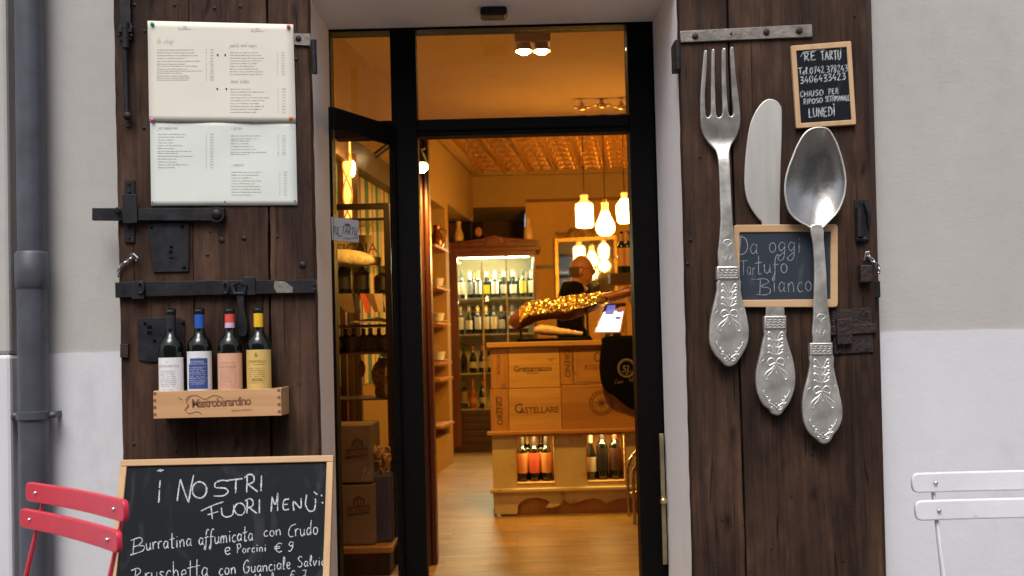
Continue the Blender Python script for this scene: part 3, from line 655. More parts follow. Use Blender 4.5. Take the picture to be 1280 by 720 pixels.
plank('plank', [(e1(VT)+1.3, VT), (eR(VT), VT), (eR(VB), VB), (e1(VB)+1.3, VB)], ls)
lb = NB(); quadbox(lb, [(eL(0)+6, VT), (eR(0)-6, VT), (eR(VB)-6, VB), (eL(VB)+6, VB)], SB+.0015, SB+.02); obj('backing_board', lb, m_darkwood, ls)
rs = thing('wooden_shutter', 'dark brown plank shutter right of the doorway carrying oversized cutlery', 'shutter', (P(975, 400, SF).x, SF, .05))
fL = lambda v: along(848.5, 0, 868, 720, v); fR = lambda v: along(1083.5, 0, 1104.5, 720, v)
f1 = lambda v: along(909, 0, 928, 560, v); f2 = lambda v: along(911.5, 0, 934, 720, v)
pts_l = [(f1(v), v) for v in (VT, 40, 200, 360, 560, 640, VB)]
plank('plank', [(fL(VT), VT)]+[(u-1.2, v) for u, v in pts_l]+[(fL(VB), VB)], rs)
plank('plank', [(u+1.1, v) for u, v in pts_l]+[(fR(VB), VB), (fR(500)+.7, 500), (fR(300)-1, 300), (fR(VT), VT)], rs)
lb = NB(); quadbox(lb, [(fL(0)+6, VT), (fR(0)+3, VT), (fR(VB)+3, VB), (fL(VB)+6, VB)], SB+.0015, SB+.02); obj('backing_board', lb, m_darkwood, rs)

def hw(name, uvs, parent, d0=.007, m=m_iron, Y=SF, bevel=.0015, sub=1):
    return slab(name, uvs, Y-d0, d0-.0005, min(bevel, d0*.3), m, parent, sub=sub)
def rect(u0, v0, u1, v1, sk=0): return [(u0, v0), (u1, v0+sk), (u1, v1+sk), (u0, v1)]
# left shutter ironwork
vb = hw('tower_bolt', [(149, -40), (162, -40), (163, 28), (165, 32), (165, 40), (164, 50), (150, 50), (148, 40), (148, 32), (150, 28)], ls, .012)
b = NB(); tube(b, [P(156.5, 28, SF-.018), P(157.5, 60, SF-.018)], .011, 12); box(b, P(148, 38, SF-.016)-V((0, .004, .006)), P(165, 38, SF-.016)+V((0, .01, .006)))
for u, v in ((149, 44), (164, 44), (150, 35), (164, 34)): nail(b, u, v, .006, SF-.012)
obj('keeper', b, m_iron, vb, smooth=35)
b = NB(); tube(b, [P(156, 60, SF-.014), P(158.5, 138, SF-.014), P(159.5, 144, SF-.016)], [.009, .007, .006], 10); ball(b, P(159.5, 145, SF-.02), .0145, (1, .8, 1)); obj('bolt_rod', b, m_iron, vb, smooth=40)
hb = hw('sliding_bolt', [(115, 260), (280, 260), (280, 276), (115, 275)], ls, .022)
b = NB(); disc(b, P(270.5, 268, SF-.030), .025, .024, 24); ball(b, P(270.5, 268, SF-.030), .018, (1, .5, 1)); obj('bolt_boss', b, m_iron, hb, smooth=35)
b = NB(); nail(b, 147, 263, .013, SF-.022); tube(b, [P(147, 263, SF-.024), P(147, 263, SF-.040)], .008); obj('stud', b, m_iron, hb, smooth=40)
vp = hw('bolt_plate', rect(155.5, 225, 168, 303), ls, .008)
b = NB(); pbox(b, 153, 243, 171, 279, SF-.03, SF-.0225)
for v in (230, 240, 284, 297): nail(b, 161.5, v, .006, SF-.008)
obj('bolt_bridge', b, m_iron, vp, bevel=.003)
lp = hw('lock_plate', [(185, 279), (232.5, 277.5), (236, 281), (236, 339.5), (191.5, 340.5), (191, 330), (186, 300)], ls, .006)
b = NB()
for u, v in ((189, 284), (227.5, 283), (230, 334), (214, 308)): nail(b, u, v, .006, SF-.006)
disc(b, P(213.5, 315, SF-.0064), .007, .001, 12); tube(b, [P(211.5, 322, SF-.007), P(216, 322, SF-.007)], .002); obj('keyhole', b, m_black_frame, lp, smooth=40)
p2 = hw('lock_plate', [(171, 398), (222, 396), (230, 400), (232, 449), (186, 453), (173, 450)], ls, .006)
b = NB()
for u, v in ((181, 404), (229, 404), (193, 426)): nail(b, u, v, .006, SF-.006)
for v in (409, 416): box(b, P(186, v, SF-.0066)-V((.006, 0, .006)), P(190, v, SF-.0066)+V((0, .001, .006)))
obj('keyhole', b, m_black_frame, p2)
hw('repair_block', rect(150, 430, 160, 447), ls, .010, m_rust)
bar = hw('locking_bar', [(143.5, 353), (260, 350.5), (395, 349.5), (396, 366), (260, 369), (144, 372)], ls, .02, bevel=.002)
b = NB()
for uv in ((164, 351, 180, 374), (304, 346, 319, 369)):
    b = NB(); pbox(b, *uv, SF-.026, SF-.0205); obj('keeper', b, m_iron, bar, bevel=.002)
for (u, v) in ((176, 360), (282, 360)):
    b = NB(); tube(b, [P(u+6*math.cos(t)*.55, v+7*math.sin(t), SF-.028) for t in [k*math.pi/5 for k in range(-4, 5)]], .0045, 8); obj('staple', b, m_iron, bar, smooth=35)
for v in (356, 362): b = NB(); nail(b, 393, v, .006, SF-.02); obj('rivet', b, m_iron, bar, smooth=35)
wp = hw('worn_patch', [(343, 351), (356, 352), (366, 359), (366, 366), (346, 366.5), (342, 360)], bar, .0204, m_strap)
hs = hw('hasp', [(296, 362), (304, 362), (305, 385), (309, 405), (308, 418), (302, 421), (296, 417), (294, 405), (297, 385)], ls, .034, m_iron, bevel=.002, sub=3)
for v in hs.data.vertices:
    if v.co.y+ORG[hs].y > SF-.028: v.co.y -= .006
b = NB(); tube(b, [P(291, 357, SF-.03), P(299, 353, SF-.04), P(307, 357, SF-.03), P(305, 367, SF-.034), P(293, 367, SF-.034), P(291, 357, SF-.03)], .006, 8); obj('hasp_ring', b, m_iron, hs, smooth=40)
hp = hw('hinge_plate', [(367, 41.5), (388, 42), (388, 57), (367.5, 56)], ls, .008, m_strap)
b = NB(); tube(b, [P(392, 50, SF-.002), P(393.5, 92, SF-.002)], .009, 12); obj('hinge_barrel', b, m_iron, hp, smooth=40)
b = NB(); nail(b, 373, 48, .011, SF-.008); obj('rivet', b, m_iron, hp, smooth=40)
def chain(name, pts, label, Y):
    b = NB(); n = len(pts)
    for i in range(n-1):
        a, c = P(*pts[i], Y), P(*pts[i+1], Y); d = c-a; mid = (a+c)/2; L = d.length*.72; e = d.normalized()
        nn = V((0, 1, 0)) if i % 2 else e.cross(V((0, 1, 0))).normalized()
        tube(b, [mid+e*(L*math.cos(t)) + nn*(L*.55*math.sin(t)) for t in [k*2*math.pi/10 for k in range(11)]], .0022, 6, cap=False)
    return b
ch = chain('chain', [(168, 320), (164, 322.5), (160.5, 325), (157, 327.5), (153.5, 330), (150.5, 333), (148.5, 337), (148, 341), (148, 345)], '', SF-.012)
tube(ch, [P(163, 318, SF-.012), P(167, 317, SF-.02), P(172, 322, SF-.02), P(170, 326, SF-.012)], .0035, 8)
tag(obj('chain', ch, m_steel, loc=P(160, 325, SF-.012), smooth=40), 'short shiny steel chain hooked on the edge of the left shutter', 'chain')
# nails and holes in the boards
rnd = random.Random(11); b = NB()
for k in range(34):
    u, v = rnd.uniform(158, 382), rnd.uniform(5, 565)
    if 184 < u < 374 and 25 < v < 262: continue
    if 185 < u < 356 and 380 < v < 530: continue
    nail(b, u, v, rnd.uniform(.003, .006))
for k, (u, v) in enumerate(((168, 6), (218, 6), (300, 8), (268, 10), (370, 74), (160, 158), (180, 160))): nail(b, u, v, .006)
nail(b, 277, 300, .011); nail(b, 305, 298, .008); nail(b, 378, 331, .012)
obj('nails', b, m_iron, ls, smooth=40).update_tag(); bpy.data.objects['nails'].name = 'nail_heads'; tag(bpy.data.objects['nail_heads'], kind='stuff')
b = NB()
for k in range(36):
    u, v = rnd.uniform(872, 1076), rnd.uniform(5, 715)
    if 880 < u < 1060 and 50 < v < 560: continue
    nail(b, u, v, rnd.uniform(.003, .0055))
for u, v in ((855, 300), (852, 330)): nail(b, u+8, v, .007)
tag(obj('nail_heads', b, m_iron, rs, smooth=40), kind='stuff')
# right shutter ironwork
st = hw('strap_hinge', [(850, 38.5), (1015, 30), (1016, 46), (851, 53)], rs, .009, m_strap, bevel=.003)
b = NB()
for u, v, r in ((869, 45, .012), (914, 42, .004), (958, 40, .0125), (999, 38, .013)): nail(b, u, v, r, SF-.009)
obj('rivet', b, m_rust, st, smooth=40)
b = NB(); pbox(b, 843, 51, 851, 86, -.075, -.01); tube(b, [P(847, 50, -.08), P(848, 88, -.08)], .010, 10); obj('hinge_pin', b, m_iron, st, bevel=.003)
la = hw('latch_plate', [(1068, 250), (1086, 249), (1087, 300), (1070, 302)], rs, .008)
b = NB(); tube(b, [P(1082, 253, SF-.012), P(1087, 268, SF-.022), P(1086, 282, SF-.016)], [.009, .008, .006], 8); tube(b, [P(1074, 260, SF-.012), P(1075, 296, SF-.014)], .012, 8); tube(b, [P(1070, 299, SF-.01), P(1082, 299, SF-.01)], .009, 8)
obj('latch_lever', b, m_iron, la, smooth=40)
hw('catch_block', rect(1076, 331, 1091, 353), rs, .03, m_rust, bevel=.004)
rl2 = hw('rim_lock', [(1040, 388), (1089, 384), (1092, 440), (1043, 443)], rs, .006, m_rust)
hw('lock_bolt', [(1030, 408), (1096, 404), (1096, 416), (1031, 420)], rl2, .014, m_rust, bevel=.003)
hw('lock_case', [(1046, 399), (1066, 398), (1066, 430), (1047, 431)], rl2, .022, m_rust, bevel=.003)
b = NB()
for u, v in ((1084, 391), (1084, 436), (1050, 440), (1086, 407)): nail(b, u, v, .005, SF-.013)
obj('rivet', b, m_iron, rl2, smooth=40)
b = NB(); pbox(b, 1093, 351, 1101, 372, -.07, -.02); obj('edge_catch', b, m_iron, rs, bevel=.004)
ch = chain('chain', [(1083, 317), (1086, 320), (1089, 323.5), (1092, 327), (1095, 330), (1098, 335), (1099, 341)], '', SF-.012)
tube(ch, [P(1080, 325, SF-.01), P(1082, 315, SF-.018), P(1086, 314, SF-.018), P(1085, 320, SF-.012)], .0035, 8)
tag(obj('chain', ch, m_steel, loc=P(1090, 326, SF-.012), smooth=40), 'short shiny steel chain on the edge of the right shutter below the black latch', 'chain')

# ------------------------------------------------------------------ pinned menu sheets
def sheet(name, uvs, Y, m, label, curl, dark=0):
    n = 16; b = NB(); g = []
    for i in range(n+1):
        row = []
        for j in range(n+1):
            s, t = j/n, i/n
            u = (uvs[0][0]*(1-s)+uvs[1][0]*s)*(1-t)+(uvs[3][0]*(1-s)+uvs[2][0]*s)*t
            v = (uvs[0][1]*(1-s)+uvs[1][1]*s)*(1-t)+(uvs[3][1]*(1-s)+uvs[2][1]*s)*t
            row.append(b.verts.new(P(u, v, Y-curl(s, t))))
        g.append(row)
    for i in range(n):
        for j in range(n): b.faces.new((g[i][j], g[i][j+1], g[i+1][j+1], g[i+1][j]))
    o = obj(name, b, m, loc=P(*uvs[3], Y), smooth=60)
    sm = o.modifiers.new('thickness', 'SOLIDIFY'); sm.thickness = .0004; sm.offset = 1
    tag(o, label, 'menu'); return o
def rows(bm, u0, u1, v0, n, dv, fn, rnd, price=None):
    v = v0
    for k in range(n):
        u = u0; end = u0+(u1-u0)*rnd.uniform(.45, 1)
        while u < end:
            w = min(rnd.uniform(2.2, 8), end-u); h = .42
            vs = [bm.verts.new(fn(*q)) for q in ((u, v-h), (u+w, v-h), (u+w, v+h), (u, v+h))]; bm.faces.new(vs); u += w+.9
        if price:
            for a, w in ((price, 1.5), (price+5.5, 4.5)):
                vs = [bm.verts.new(fn(*q)) for q in ((a, v-.4), (a+w, v-.4), (a+w, v+.4), (a, v+.4))]; bm.faces.new(vs)
        v += dv*(.72 if rnd.random() < .15 else 1)
PYM = SF-.0035
curl_a = lambda s, t: .001+.0018*max(0, t-.8)*5*math.sin(s*math.pi*2.2)**2+.0015*math.sin(s*6.28)**2
curl_b = lambda s, t: .0004+.001*math.sin(s*5)**2+.0015*math.sin(t*4+s*3)**2
rn = random.Random(5)
sa = sheet('menu_sheet', [(184.5, 26), (366.5, 30.5), (370, 153.5), (186.5, 152)], PYM-.002, m_paper_a, 'cream menu sheet pinned at the top of the left shutter by coloured pins', curl_a)
fn = lambda u, v: P(u, v, PYM-.002-.0075)
fnA = lambda u, v: P(u, v, PYM-.002-curl_a((u-185)/183, (v-28)/124)-.0012)
b = NB()
hand(b, 'lo chef', 195.5, 54, 6.2, fnA, sx=.95, gap=.18, lw=.55, slant=.35)
hand(b, 'pasta and soups', 287, 58.5, 5.6, fnA, sx=.8, gap=.12, lw=.55, slant=.35); hand(b, 'meat dishes', 288, 103.5, 5.4, fnA, sx=.78, gap=.12, lw=.55, slant=.35)
rows(b, 196, 254, 62, 13, 3.55, fnA, rn, 257); rows(b, 287, 336, 65.5, 9, 3.4, fnA, rn, 346); rows(b, 288, 342, 111, 9, 3.6, fnA, rn, 347)
for cu_, cv in ((231, 35.5), (322, 38)):
    ribbon(b, cat_rom([(cu_-9, cv+.4), (cu_-5, cv+1.4), (cu_, cv+.7), (cu_+8, cv+.8)], 4), .35, fnA); ribbon(b, [(cu_-2, cv-2.4), (cu_+2, cv-2.4)], .7, fnA); hand(b, 'RE TARTU', cu_-8, cv+.4, 2.6, fnA, sx=.8, lw=.35, jit=0)
obj('printing', b, m_ink, sa)
b = NB()
for u, v in ((272, 68.5), (281.5, 68.5), (271.5, 111), (283, 111)): disc(b, fnA(u, v)-V((0, .001, 0)), .0028, .003, 8)
obj('punch_hole', b, m_inkd, sa)
sb = sheet('menu_sheet', [(187.5, 150), (369.5, 151.5), (371.8, 256.5), (189, 257.5)], PYM+.0005, m_paper_b, 'pale green tinted menu sheet hanging below the cream one on the left shutter', curl_b)
fnB = lambda u, v: P(u, v, PYM+.0005-curl_b((u-188)/183, (v-151)/106)-.0012)
b = NB()
hand(b, 'per cominciare', 197.5, 161.5, 5.2, fnB, sx=.72, gap=.1, lw=.55, slant=.35); hand(b, 'i primi', 289, 161.5, 5.2, fnB, sx=.8, gap=.14, lw=.55, slant=.35); hand(b, 'i secondi', 289, 207.5, 4.6, fnB, sx=.8, gap=.12, lw=.55, slant=.35)
rows(b, 197, 241, 167.5, 13, 3.55, fnB, rn, 257); rows(b, 288, 338, 169.5, 8, 3.6, fnB, rn, 347); rows(b, 289, 341, 215, 9, 3.55, fnB, rn, 349)
obj('printing', b, m_ink, sb)
b = NB()
for u, v in ((190.3, 252.5), (281, 252), (369, 251)): nail(b, u, v, .0026, PYM-.004)
obj('tack', b, m_rust, sb)
for nm, (u, v), c in (('green', (190, 29.8), (.02, .32, .11)), ('red', (360.5, 33.2), (.62, .06, .03)), ('pink', (190, 149.5), (.62, .16, .36)), ('orange', (363.5, 148), (.70, .12, .03))):
    b = NB(); q = P(u, v, SF-.0125); disc(b, q, .0065, .003, 14); ball(b, q, .0058, (1, .5, 1)); disc(b, q+V((0, .002, 0)), .002, .012, 6)
    tag(obj('push_pin', b, colour(nm+'_pin', c, .35), loc=q, smooth=35), nm+' round push pin holding a corner of the cream menu sheet', 'push pin')

# ------------------------------------------------------------------ box of four wine bottles on the left shutter
BYF, BYB = -.198, -.088
wb = thing('wine_box', 'shallow pale pine wine box fixed to the left shutter, holding four bottles', 'wine box', P(271, 522, BYF))
x0, x1 = P(191.5, 505, BYF).x, P(351.5, 505, BYF).x; z0, z1 = P(271, 521.5, BYF).z, P(271, 487.5, BYF).z
obj('front_panel', bx((x0, BYF, z0), (x1, BYF+.009, z1)), m_box, wb, bevel=.0012)
b = NB(); box(b, (x0, BYF+.0092, z0), (x0+.009, BYB, z1+.002)); obj('side_panel', b, m_box, wb, bevel=.0012)
b = NB(); box(b, (x1-.009, BYF+.0092, z0), (x1, BYB, z1+.002)); obj('side_panel', b, m_box, wb, bevel=.0012)
obj('back_panel', bx((x0+.0092, BYB-.008, z0), (x1-.0092, BYB, z1)), m_box, wb)
obj('bottom_panel', bx((x0+.0092, BYF+.0092, z0+.001), (x1-.0092, BYB-.0082, z0+.009)), m_box, wb)
b = NB(); zm = (z0+z1)/2-.002; xm = P(268, 507, BYF).x
put_geo(b, text_geo('Mastroberardino', .034, .0, .0007, .82), lambda x, y: V((xm+x*.98+.022, BYF-.0008, zm-.006+y*1.1+x*.024)))
put_geo(b, text_geo('AZIENDA VINICOLA', .0075, 0, 0, .95), lambda x, y: V((xm+.085+x, BYF-.0008, zm-.023+y+x*.024)))
fnb = on(BYF, .0008)
for pp in ([(232, 500), (236, 495.5), (246, 494.5), (256, 499), (266, 494.5), (274, 495.5), (279, 499)], [(236, 506), (232, 511), (236, 517), (246, 514.5), (252, 517.5)], [(238, 496), (233, 502), (236, 508), (230, 513)], [(223, 497), (228, 500)]):
    ribbon(b, cat_rom(pp, 5), .5, fnb)
for k in range(4):
    for xx in (x0+.001, x1-.011):
        zz = z0+.008+k*.022
        hexa(b, [V((xx, BYF-.0006, zz)), V((xx+.009, BYF-.0006, zz)), V((xx+.009, BYF-.0006, zz+.009)), V((xx, BYF-.0006, zz+.009))], [V((xx, BYF-.0001, zz)), V((xx+.009, BYF-.0001, zz)), V((xx+.009, BYF-.0001, zz+.009)), V((xx, BYF-.0001, zz+.009))])
obj('lettering', b, m_burn, wb)

BPROF = [(0, .012), (.02, .002), (.036, 0), (.0385, .004), (.0388, .03), (.0392, .205), (.0385, .215), (.035, .229), (.028, .241), (.0195, .250), (.0155, .262), (.0148, .275), (.0143, .318), (.0162, .320), (.0162, .328), (.0148, .330), (.0148, .336), (.011, .337), (0, .333)]
def bottle_mesh(s=1.0, seg=20, prof=BPROF):
    b = lathe(NB(), [(r*s, z*s) for r, z in prof], (0, 0, 0), seg, caps=False); bmesh.ops.remove_doubles(b, verts=b.verts, dist=1e-6); return b
def shell(r, z0, z1, a=100, seg=16, face=-90): return lathe(NB(), [(r, z0), (r, z1)], (0, 0, 0), seg, face-a, face+a, caps=False)
def wrap(g, r, zc, face=-90):
    return lambda x, y: V((r*math.cos(R(face)+x/r), r*math.sin(R(face)+x/r), zc+y))
FB = [('grey capsule and white label', 214.5, 385.5, (.022, .022, .025), (.78, .77, .76), 447, (.3, .3, .34)),
      ('blue capsule and blue-white label', 250, 385, (.025, .10, .42), (.72, .72, .74), 439, (.035, .07, .26)),
      ('red capsule and peach label', 288, 384.5, (.70, .08, .07), (.68, .38, .25), 441.5, (.42, .18, .11)),
      ('yellow capsule and golden label', 324, 383.5, (.80, .46, .02), (.66, .44, .13), 437, (.22, .13, .03))]
BY = -.143
for k, (desc, u, vt, cc, lc, vl, ic) in enumerate(FB):
    zt = P(u, vt, BY).z; base = V((P(u, 450, BY).x, BY, z0+.0095)); s = (zt-base.z)/.337
    t = thing('wine_bottle', 'dark wine bottle with '+desc+' in the pine box on the shutter', 'wine bottle', base, 'wine bottles in the box on the shutter')
    b = bottle_mesh(s, 36); b.transform(Matrix.Translation(base)); obj('bottle_body', b, m_bottle, t, smooth=50)
    zl1 = P(u, vl, BY-.04).z-base.z; rl_ = .0396*s
    b = shell(rl_, .045*s, zl1, 82); b.transform(Matrix.Translation(base)); lab = obj('label', b, colour('label_paper_'+desc.split()[-2], lc, .6, var=.05), t, smooth=60)
    b = lathe(NB(), [(.0152*s, .272*s), (.0152*s, .316*s)], base, 20, caps=False); cap = obj('capsule', b, colour('capsule_'+desc.split()[0], cc, .35), t, smooth=60)
    zz = zl1; ri = rl_+.0005; b = NB()
    def txt(sx, y, size, sh=0): put_geo(b, text_geo(sx, size, sh), lambda x, yy: base+wrap(None, ri, zz-y)(x, yy))
    def line(y, w, h=.0008):
        n_ = 14; q0 = [V((-w+2*w*i_/n_, -h)) for i_ in range(n_+1)]+[V((-w+2*w*i_/n_, h)) for i_ in range(n_+1)]
        for i_ in range(n_):
            if random.random() < .16: continue
            put_geo(b, ([q0[i_], q0[i_+1], q0[n_+2+i_], q0[n_+1+i_]], [[0, 1, 2, 3]]), lambda x, yy: base+wrap(None, ri, zz-y)(x, yy))
    if k == 0:
        txt('MONTEVERTINE', .030, .0098); txt('~', .018, .016)
        for j in range(9): line(.042+j*.006, .024+.006*random.random(), .0006)
        line(.1, .016, .0006); line(.106, .010, .0006)
    if k == 1:
        r_ = ri
        for (ya, yb, wa, wb_) in ((.022, .040, -.022, .036), (.040, .084, -.028, .036), (.084, .118, -.030, .036)):
            n = 24; b2 = [[V((wa+(wb_-wa)*i/n, -ya)) for i in range(n+1)], [V((wa+(wb_-wa)*i/n, -yb+.0008)) for i in range(n+1)]]
            vs = [v for r__ in b2 for v in r__]; put_geo(b, (vs, [[i, i+1, n+2+i, n+1+i] for i in range(n)]), lambda x, yy: base+wrap(None, ri, zz)(x, yy))
    if k == 2: txt('PAGLIARESE', .046, .0105); line(.030, .024); line(.052, .022, .0005)
    if k == 3: txt('MODICELLO', .040, .0105, .3); line(.046, .03, .0005); txt('&', .022, .018); txt('Riserva', .098, .012, .2)
    if k in (2, 3):
        for j in range(8): line(.058+j*.0065, .026+.004*random.random(), .0005)
    obj('lettering', b, colour('label_print_%s' % desc.split()[0], ic, .7), lab)
    if k == 1:
        b = NB(); txt('F', .036, .026, .4); ri += .0003; txt('LACCIANO', .036, .0095); line(.04, .03, .0005)
        for j in range(10): line(.05+j*.0058, .026+.006*random.random(), .0005)
        obj('lettering', b, colour('label_pale_print', (.6, .62, .7), .7), lab)
    if k == 2:
        b = shell(.0154*s, .272*s, .288*s, 179.9, 20); b.transform(Matrix.Translation(base)); obj('seal_band', b, colour('pink_seal', (.66, .45, .60), .5), cap, smooth=60)

# ------------------------------------------------------------------ big chalkboard standing on the pavement
TB = P(285, 573, -.30); LEAN = R(16)
nB = V((0, -math.cos(LEAN), math.sin(LEAN)))         # faces the street, leaning back
bdn = V((0, -math.sin(LEAN), -math.cos(LEAN)))       # down the board
bp = lambda u, v, d=0: PP(u, v, TB+nB*d, nB)
cT = [bp(152.5, 575.5), bp(417.5, 569.5)]
ab = thing('chalkboard', 'large black chalkboard in a pine frame standing below the left shutter, handwritten menu on it', 'chalkboard', (TB.x, -.40, 0))
ex = (cT[1]-cT[0]).normalized(); ey = bdn - ex*bdn.dot(ex); ey.normalize()
if True:
    W = (cT[1]-cT[0]).length*1.0; Hh = cT[0].z/ -ey.z; o3 = cT[0]
    q = lambda a, c, d=0: o3+ex*a+ey*c+nB*d
    def bd(name, a0, c0, a1, c1, d0, d1, m, parent=ab, bev=.002):
        b = NB(); hexa(b, [q(a0, c0, d1), q(a1, c0, d1), q(a1, c1, d1), q(a0, c1, d1)], [q(a0, c0, d0), q(a1, c0, d0), q(a1, c1, d0), q(a0, c1, d0)]); return obj(name, b, m, parent, bevel=bev)
    fw = .0195
    bd('frame_rail', 0, 0, W, fw, -.012, .011, m_pine); bd('frame_rail', 0, Hh-fw-.01, W, Hh-.01, -.012, .011, m_pine)
    bd('frame_stile', 0, fw+.0005, fw, Hh-.012-fw, -.012, .0108, m_pinez); bd('frame_stile', W-fw, fw+.0005, W, Hh-.012-fw, -.012, .0108, m_pinez)
    panel = bd('writing_panel', fw-.001, fw-.001, W-fw+.001, Hh-fw-.008, -.008, .004, m_black, bev=0)
    # rear prop
    rb = NB()
    for a in (.05, W-.07):
        p0 = q(a, .04, -.02); tube(rb, [p0, V((p0.x, -.115, .0))], .012, 4)
    obj('rear_prop', rb, m_pinez, ab)
fb = lambda u, v: bp(u, v, .0052)
Zo = lambda x, y: (150+x/4.5, 560+y/4.5)     # zoomed measurements -> photo
def strokes(bm, lst, lw):
    for st in lst:
        pts = [Zo(*p) for p in st]
        pts = cat_rom(pts, 6) if len(pts) > 2 else [tuple(V(pts[0]).lerp(V(pts[1]), k/5)) for k in range(6)]
        ribbon(bm, pts, lw/2, fb, .5)
b = NB()
strokes(b, [  # I NOSTRI
 [(226,182),(222,225)],[(222,236),(218,308)],[(208,128),(245,124)],[(224,118),(228,134)],
 [(340,176),(330,235),(322,298)],[(340,176),(362,245),(386,308)],[(386,308),(398,230),(414,152)],
 _arc(447,236,40,46,100,470,12),
 [(612,186),(570,182),(536,198),(540,222),(590,226),(608,246),(580,268),(528,270)],
 [(604,182),(690,172)],[(652,180),(650,256)],
 [(716,160),(712,250)],[(700,168),(728,148),(752,160),(750,190),(716,206)],[(722,206),(774,246)],
 [(796,154),(793,242)]], 2.3)
strokes(b, [  # FUORI MENU
 [(456,354),(520,324),(582,302)],[(512,326),(520,400)],[(492,376),(552,358)],
 [(570,336),(576,376),(602,388),(634,372),(640,318)],
 _arc(674,344,30,34,100,470,10),
 [(716,296),(714,368)],[(704,298),(730,284),(748,302),(744,326),(718,336)],[(726,334),(770,368)],
 [(784,288),(784,368)],
 [(856,272),(850,360)],[(856,278),(874,318),(888,252)],[(888,252),(886,354)],
 [(950,286),(922,296),(918,338),(928,348),(950,344)],[(920,318),(944,316)],
 [(978,352),(976,300),(1016,338),(1018,282)],
 [(1050,262),(1044,318),(1064,354),(1092,348),(1100,304),(1098,286)],[(1090,246),(1110,262)],[(1132,262),(1136,272)],[(1138,304),(1140,312)]], 2.1)
W1 = lambda s, x, y, cap, sl, x1, gap, lw: hand(b, s, *Zo(x, y), cap/4.5, fb, slope=sl, gap=gap, lw=lw*1.05, slant=.08, fit=Zo(x1, 0)[0])
strokes(b, [[(80,512),(72,602)],[(60,520),(110,504),(126,520),(108,544),(76,556)],[(96,550),(136,552),(128,578),(96,590),(58,602)]], 1.5)
W1('urratina', 146, 574, 84, -5, 404, .11, 1.35)
W1('affumicata', 442, 546, 82, -5, 750, .09, 1.3)
W1('con', 808, 500, 66, -5, 906, .12, 1.2)
strokes(b, [[(990,428),(962,440),(948,476),(956,498),(976,496)]], 1.3)
W1('rudo', 984, 496, 84, -5, 1114, .1, 1.2)
W1('e', 588, 602, 80, -6, 622, .1, 1.3); W1('Porcini', 656, 592, 50, -4, 822, .14, 1.2); W1('€', 868, 586, 50, -4, 914, .1, 1.3); W1('9', 946, 580, 52, -4, 978, .1, 1.3)
strokes(b, [[(88,688),(82,760)],[(62,690),(100,676),(116,694),(96,716),(80,722)],[(84,722),(130,760)]], 1.5)
W1('ruschetta', 140, 754, 100, -5, 498, .09, 1.2); W1('con', 556, 716, 76, -5, 652, .14, 1.3)
W1('Guanciale', 692, 704, 72, -5, 960, .09, 1.25); W1('Salvia', 998, 670, 60, -4, 1158, .12, 1.25)
W1('e Miele  € 7', 700, 775, 60, -5, 1050, .14, 1.1)
obj('lettering', b, m_chalk, panel)

# ------------------------------------------------------------------ small hanging boards on the right shutter
def slateboard(name, label, outer, inner, Y, thick, mframe, minner, loc, rounded=0):
    t = thing(name, label, 'chalkboard', loc)
    def ring():
        b = NB(); n = len(outer)
        of = [b.verts.new(P(*p, Y)) for p in outer]; inf = [b.verts.new(P(*p, Y)) for p in inner]
        ob = [b.verts.new(P(*p, Y)+V((0, thick, 0))) for p in outer]; ib = [b.verts.new(P(*p, Y)+V((0, thick, 0))) for p in inner]
        for i in range(n):
            j = (i+1) % n
            b.faces.new((of[i], of[j], inf[j], inf[i])); b.faces.new((ob[j], ob[i], ib[i], ib[j])); b.faces.new((of[j], of[i], ob[i], ob[j])); b.faces.new((inf[i], inf[j], ib[j], ib[i]))
        return b
    obj('frame', ring(), mframe, t, bevel=.0022)
    b = NB(); c = V((sum(p[0] for p in inner)/len(inner), sum(p[1] for p in inner)/len(inner)))
    gp = [tuple(c+(V(p)-c)*1.015) for p in inner]
    hexa(b, [P(*p, Y+.004) for p in gp], [P(*p, Y+.009) for p in gp])
    return t, obj('writing_panel', b, minner, t)
def rounded(q, r, n=4):
    out = []; k = len(q)
    for i in range(k):
        p, a, c = V(q[i]), V(q[i-1]), V(q[(i+1) % k])
        da, dc = (a-p).normalized()*r, (c-p).normalized()*r
        for s in range(n+1):
            t = s/n; out.append(tuple((p+da)*(1-t)**2+p*2*t*(1-t)+(p+dc)*t**2))
    return out
TY = SF-.016
t, pn = slateboard('hanging_chalkboard', 'small upright pine framed blackboard with phone numbers above the spoon', rounded([(988.5, 57), (1064, 51), (1070.5, 155.5), (995.5, 160.5)], 2), rounded([(995.5, 63.5), (1058.5, 58.8), (1064.5, 149.5), (1001.5, 153.8)], 1), TY, .015, m_pinez, m_black, P(1029, 155, TY))
f = lambda u, v: P(u, v, TY+.0028); b = NB()
ZZ = lambda x, y: (960+x/5.143, 40+y/5.143)
hd = lambda s, x, y, cap, sl, x1, gap, lw: hand(b, s, *ZZ(x, y), cap/5.143, f, slope=sl, gap=gap, lw=lw, jit=.05, fit=ZZ(x1+(x-int(x)), 0)[0])
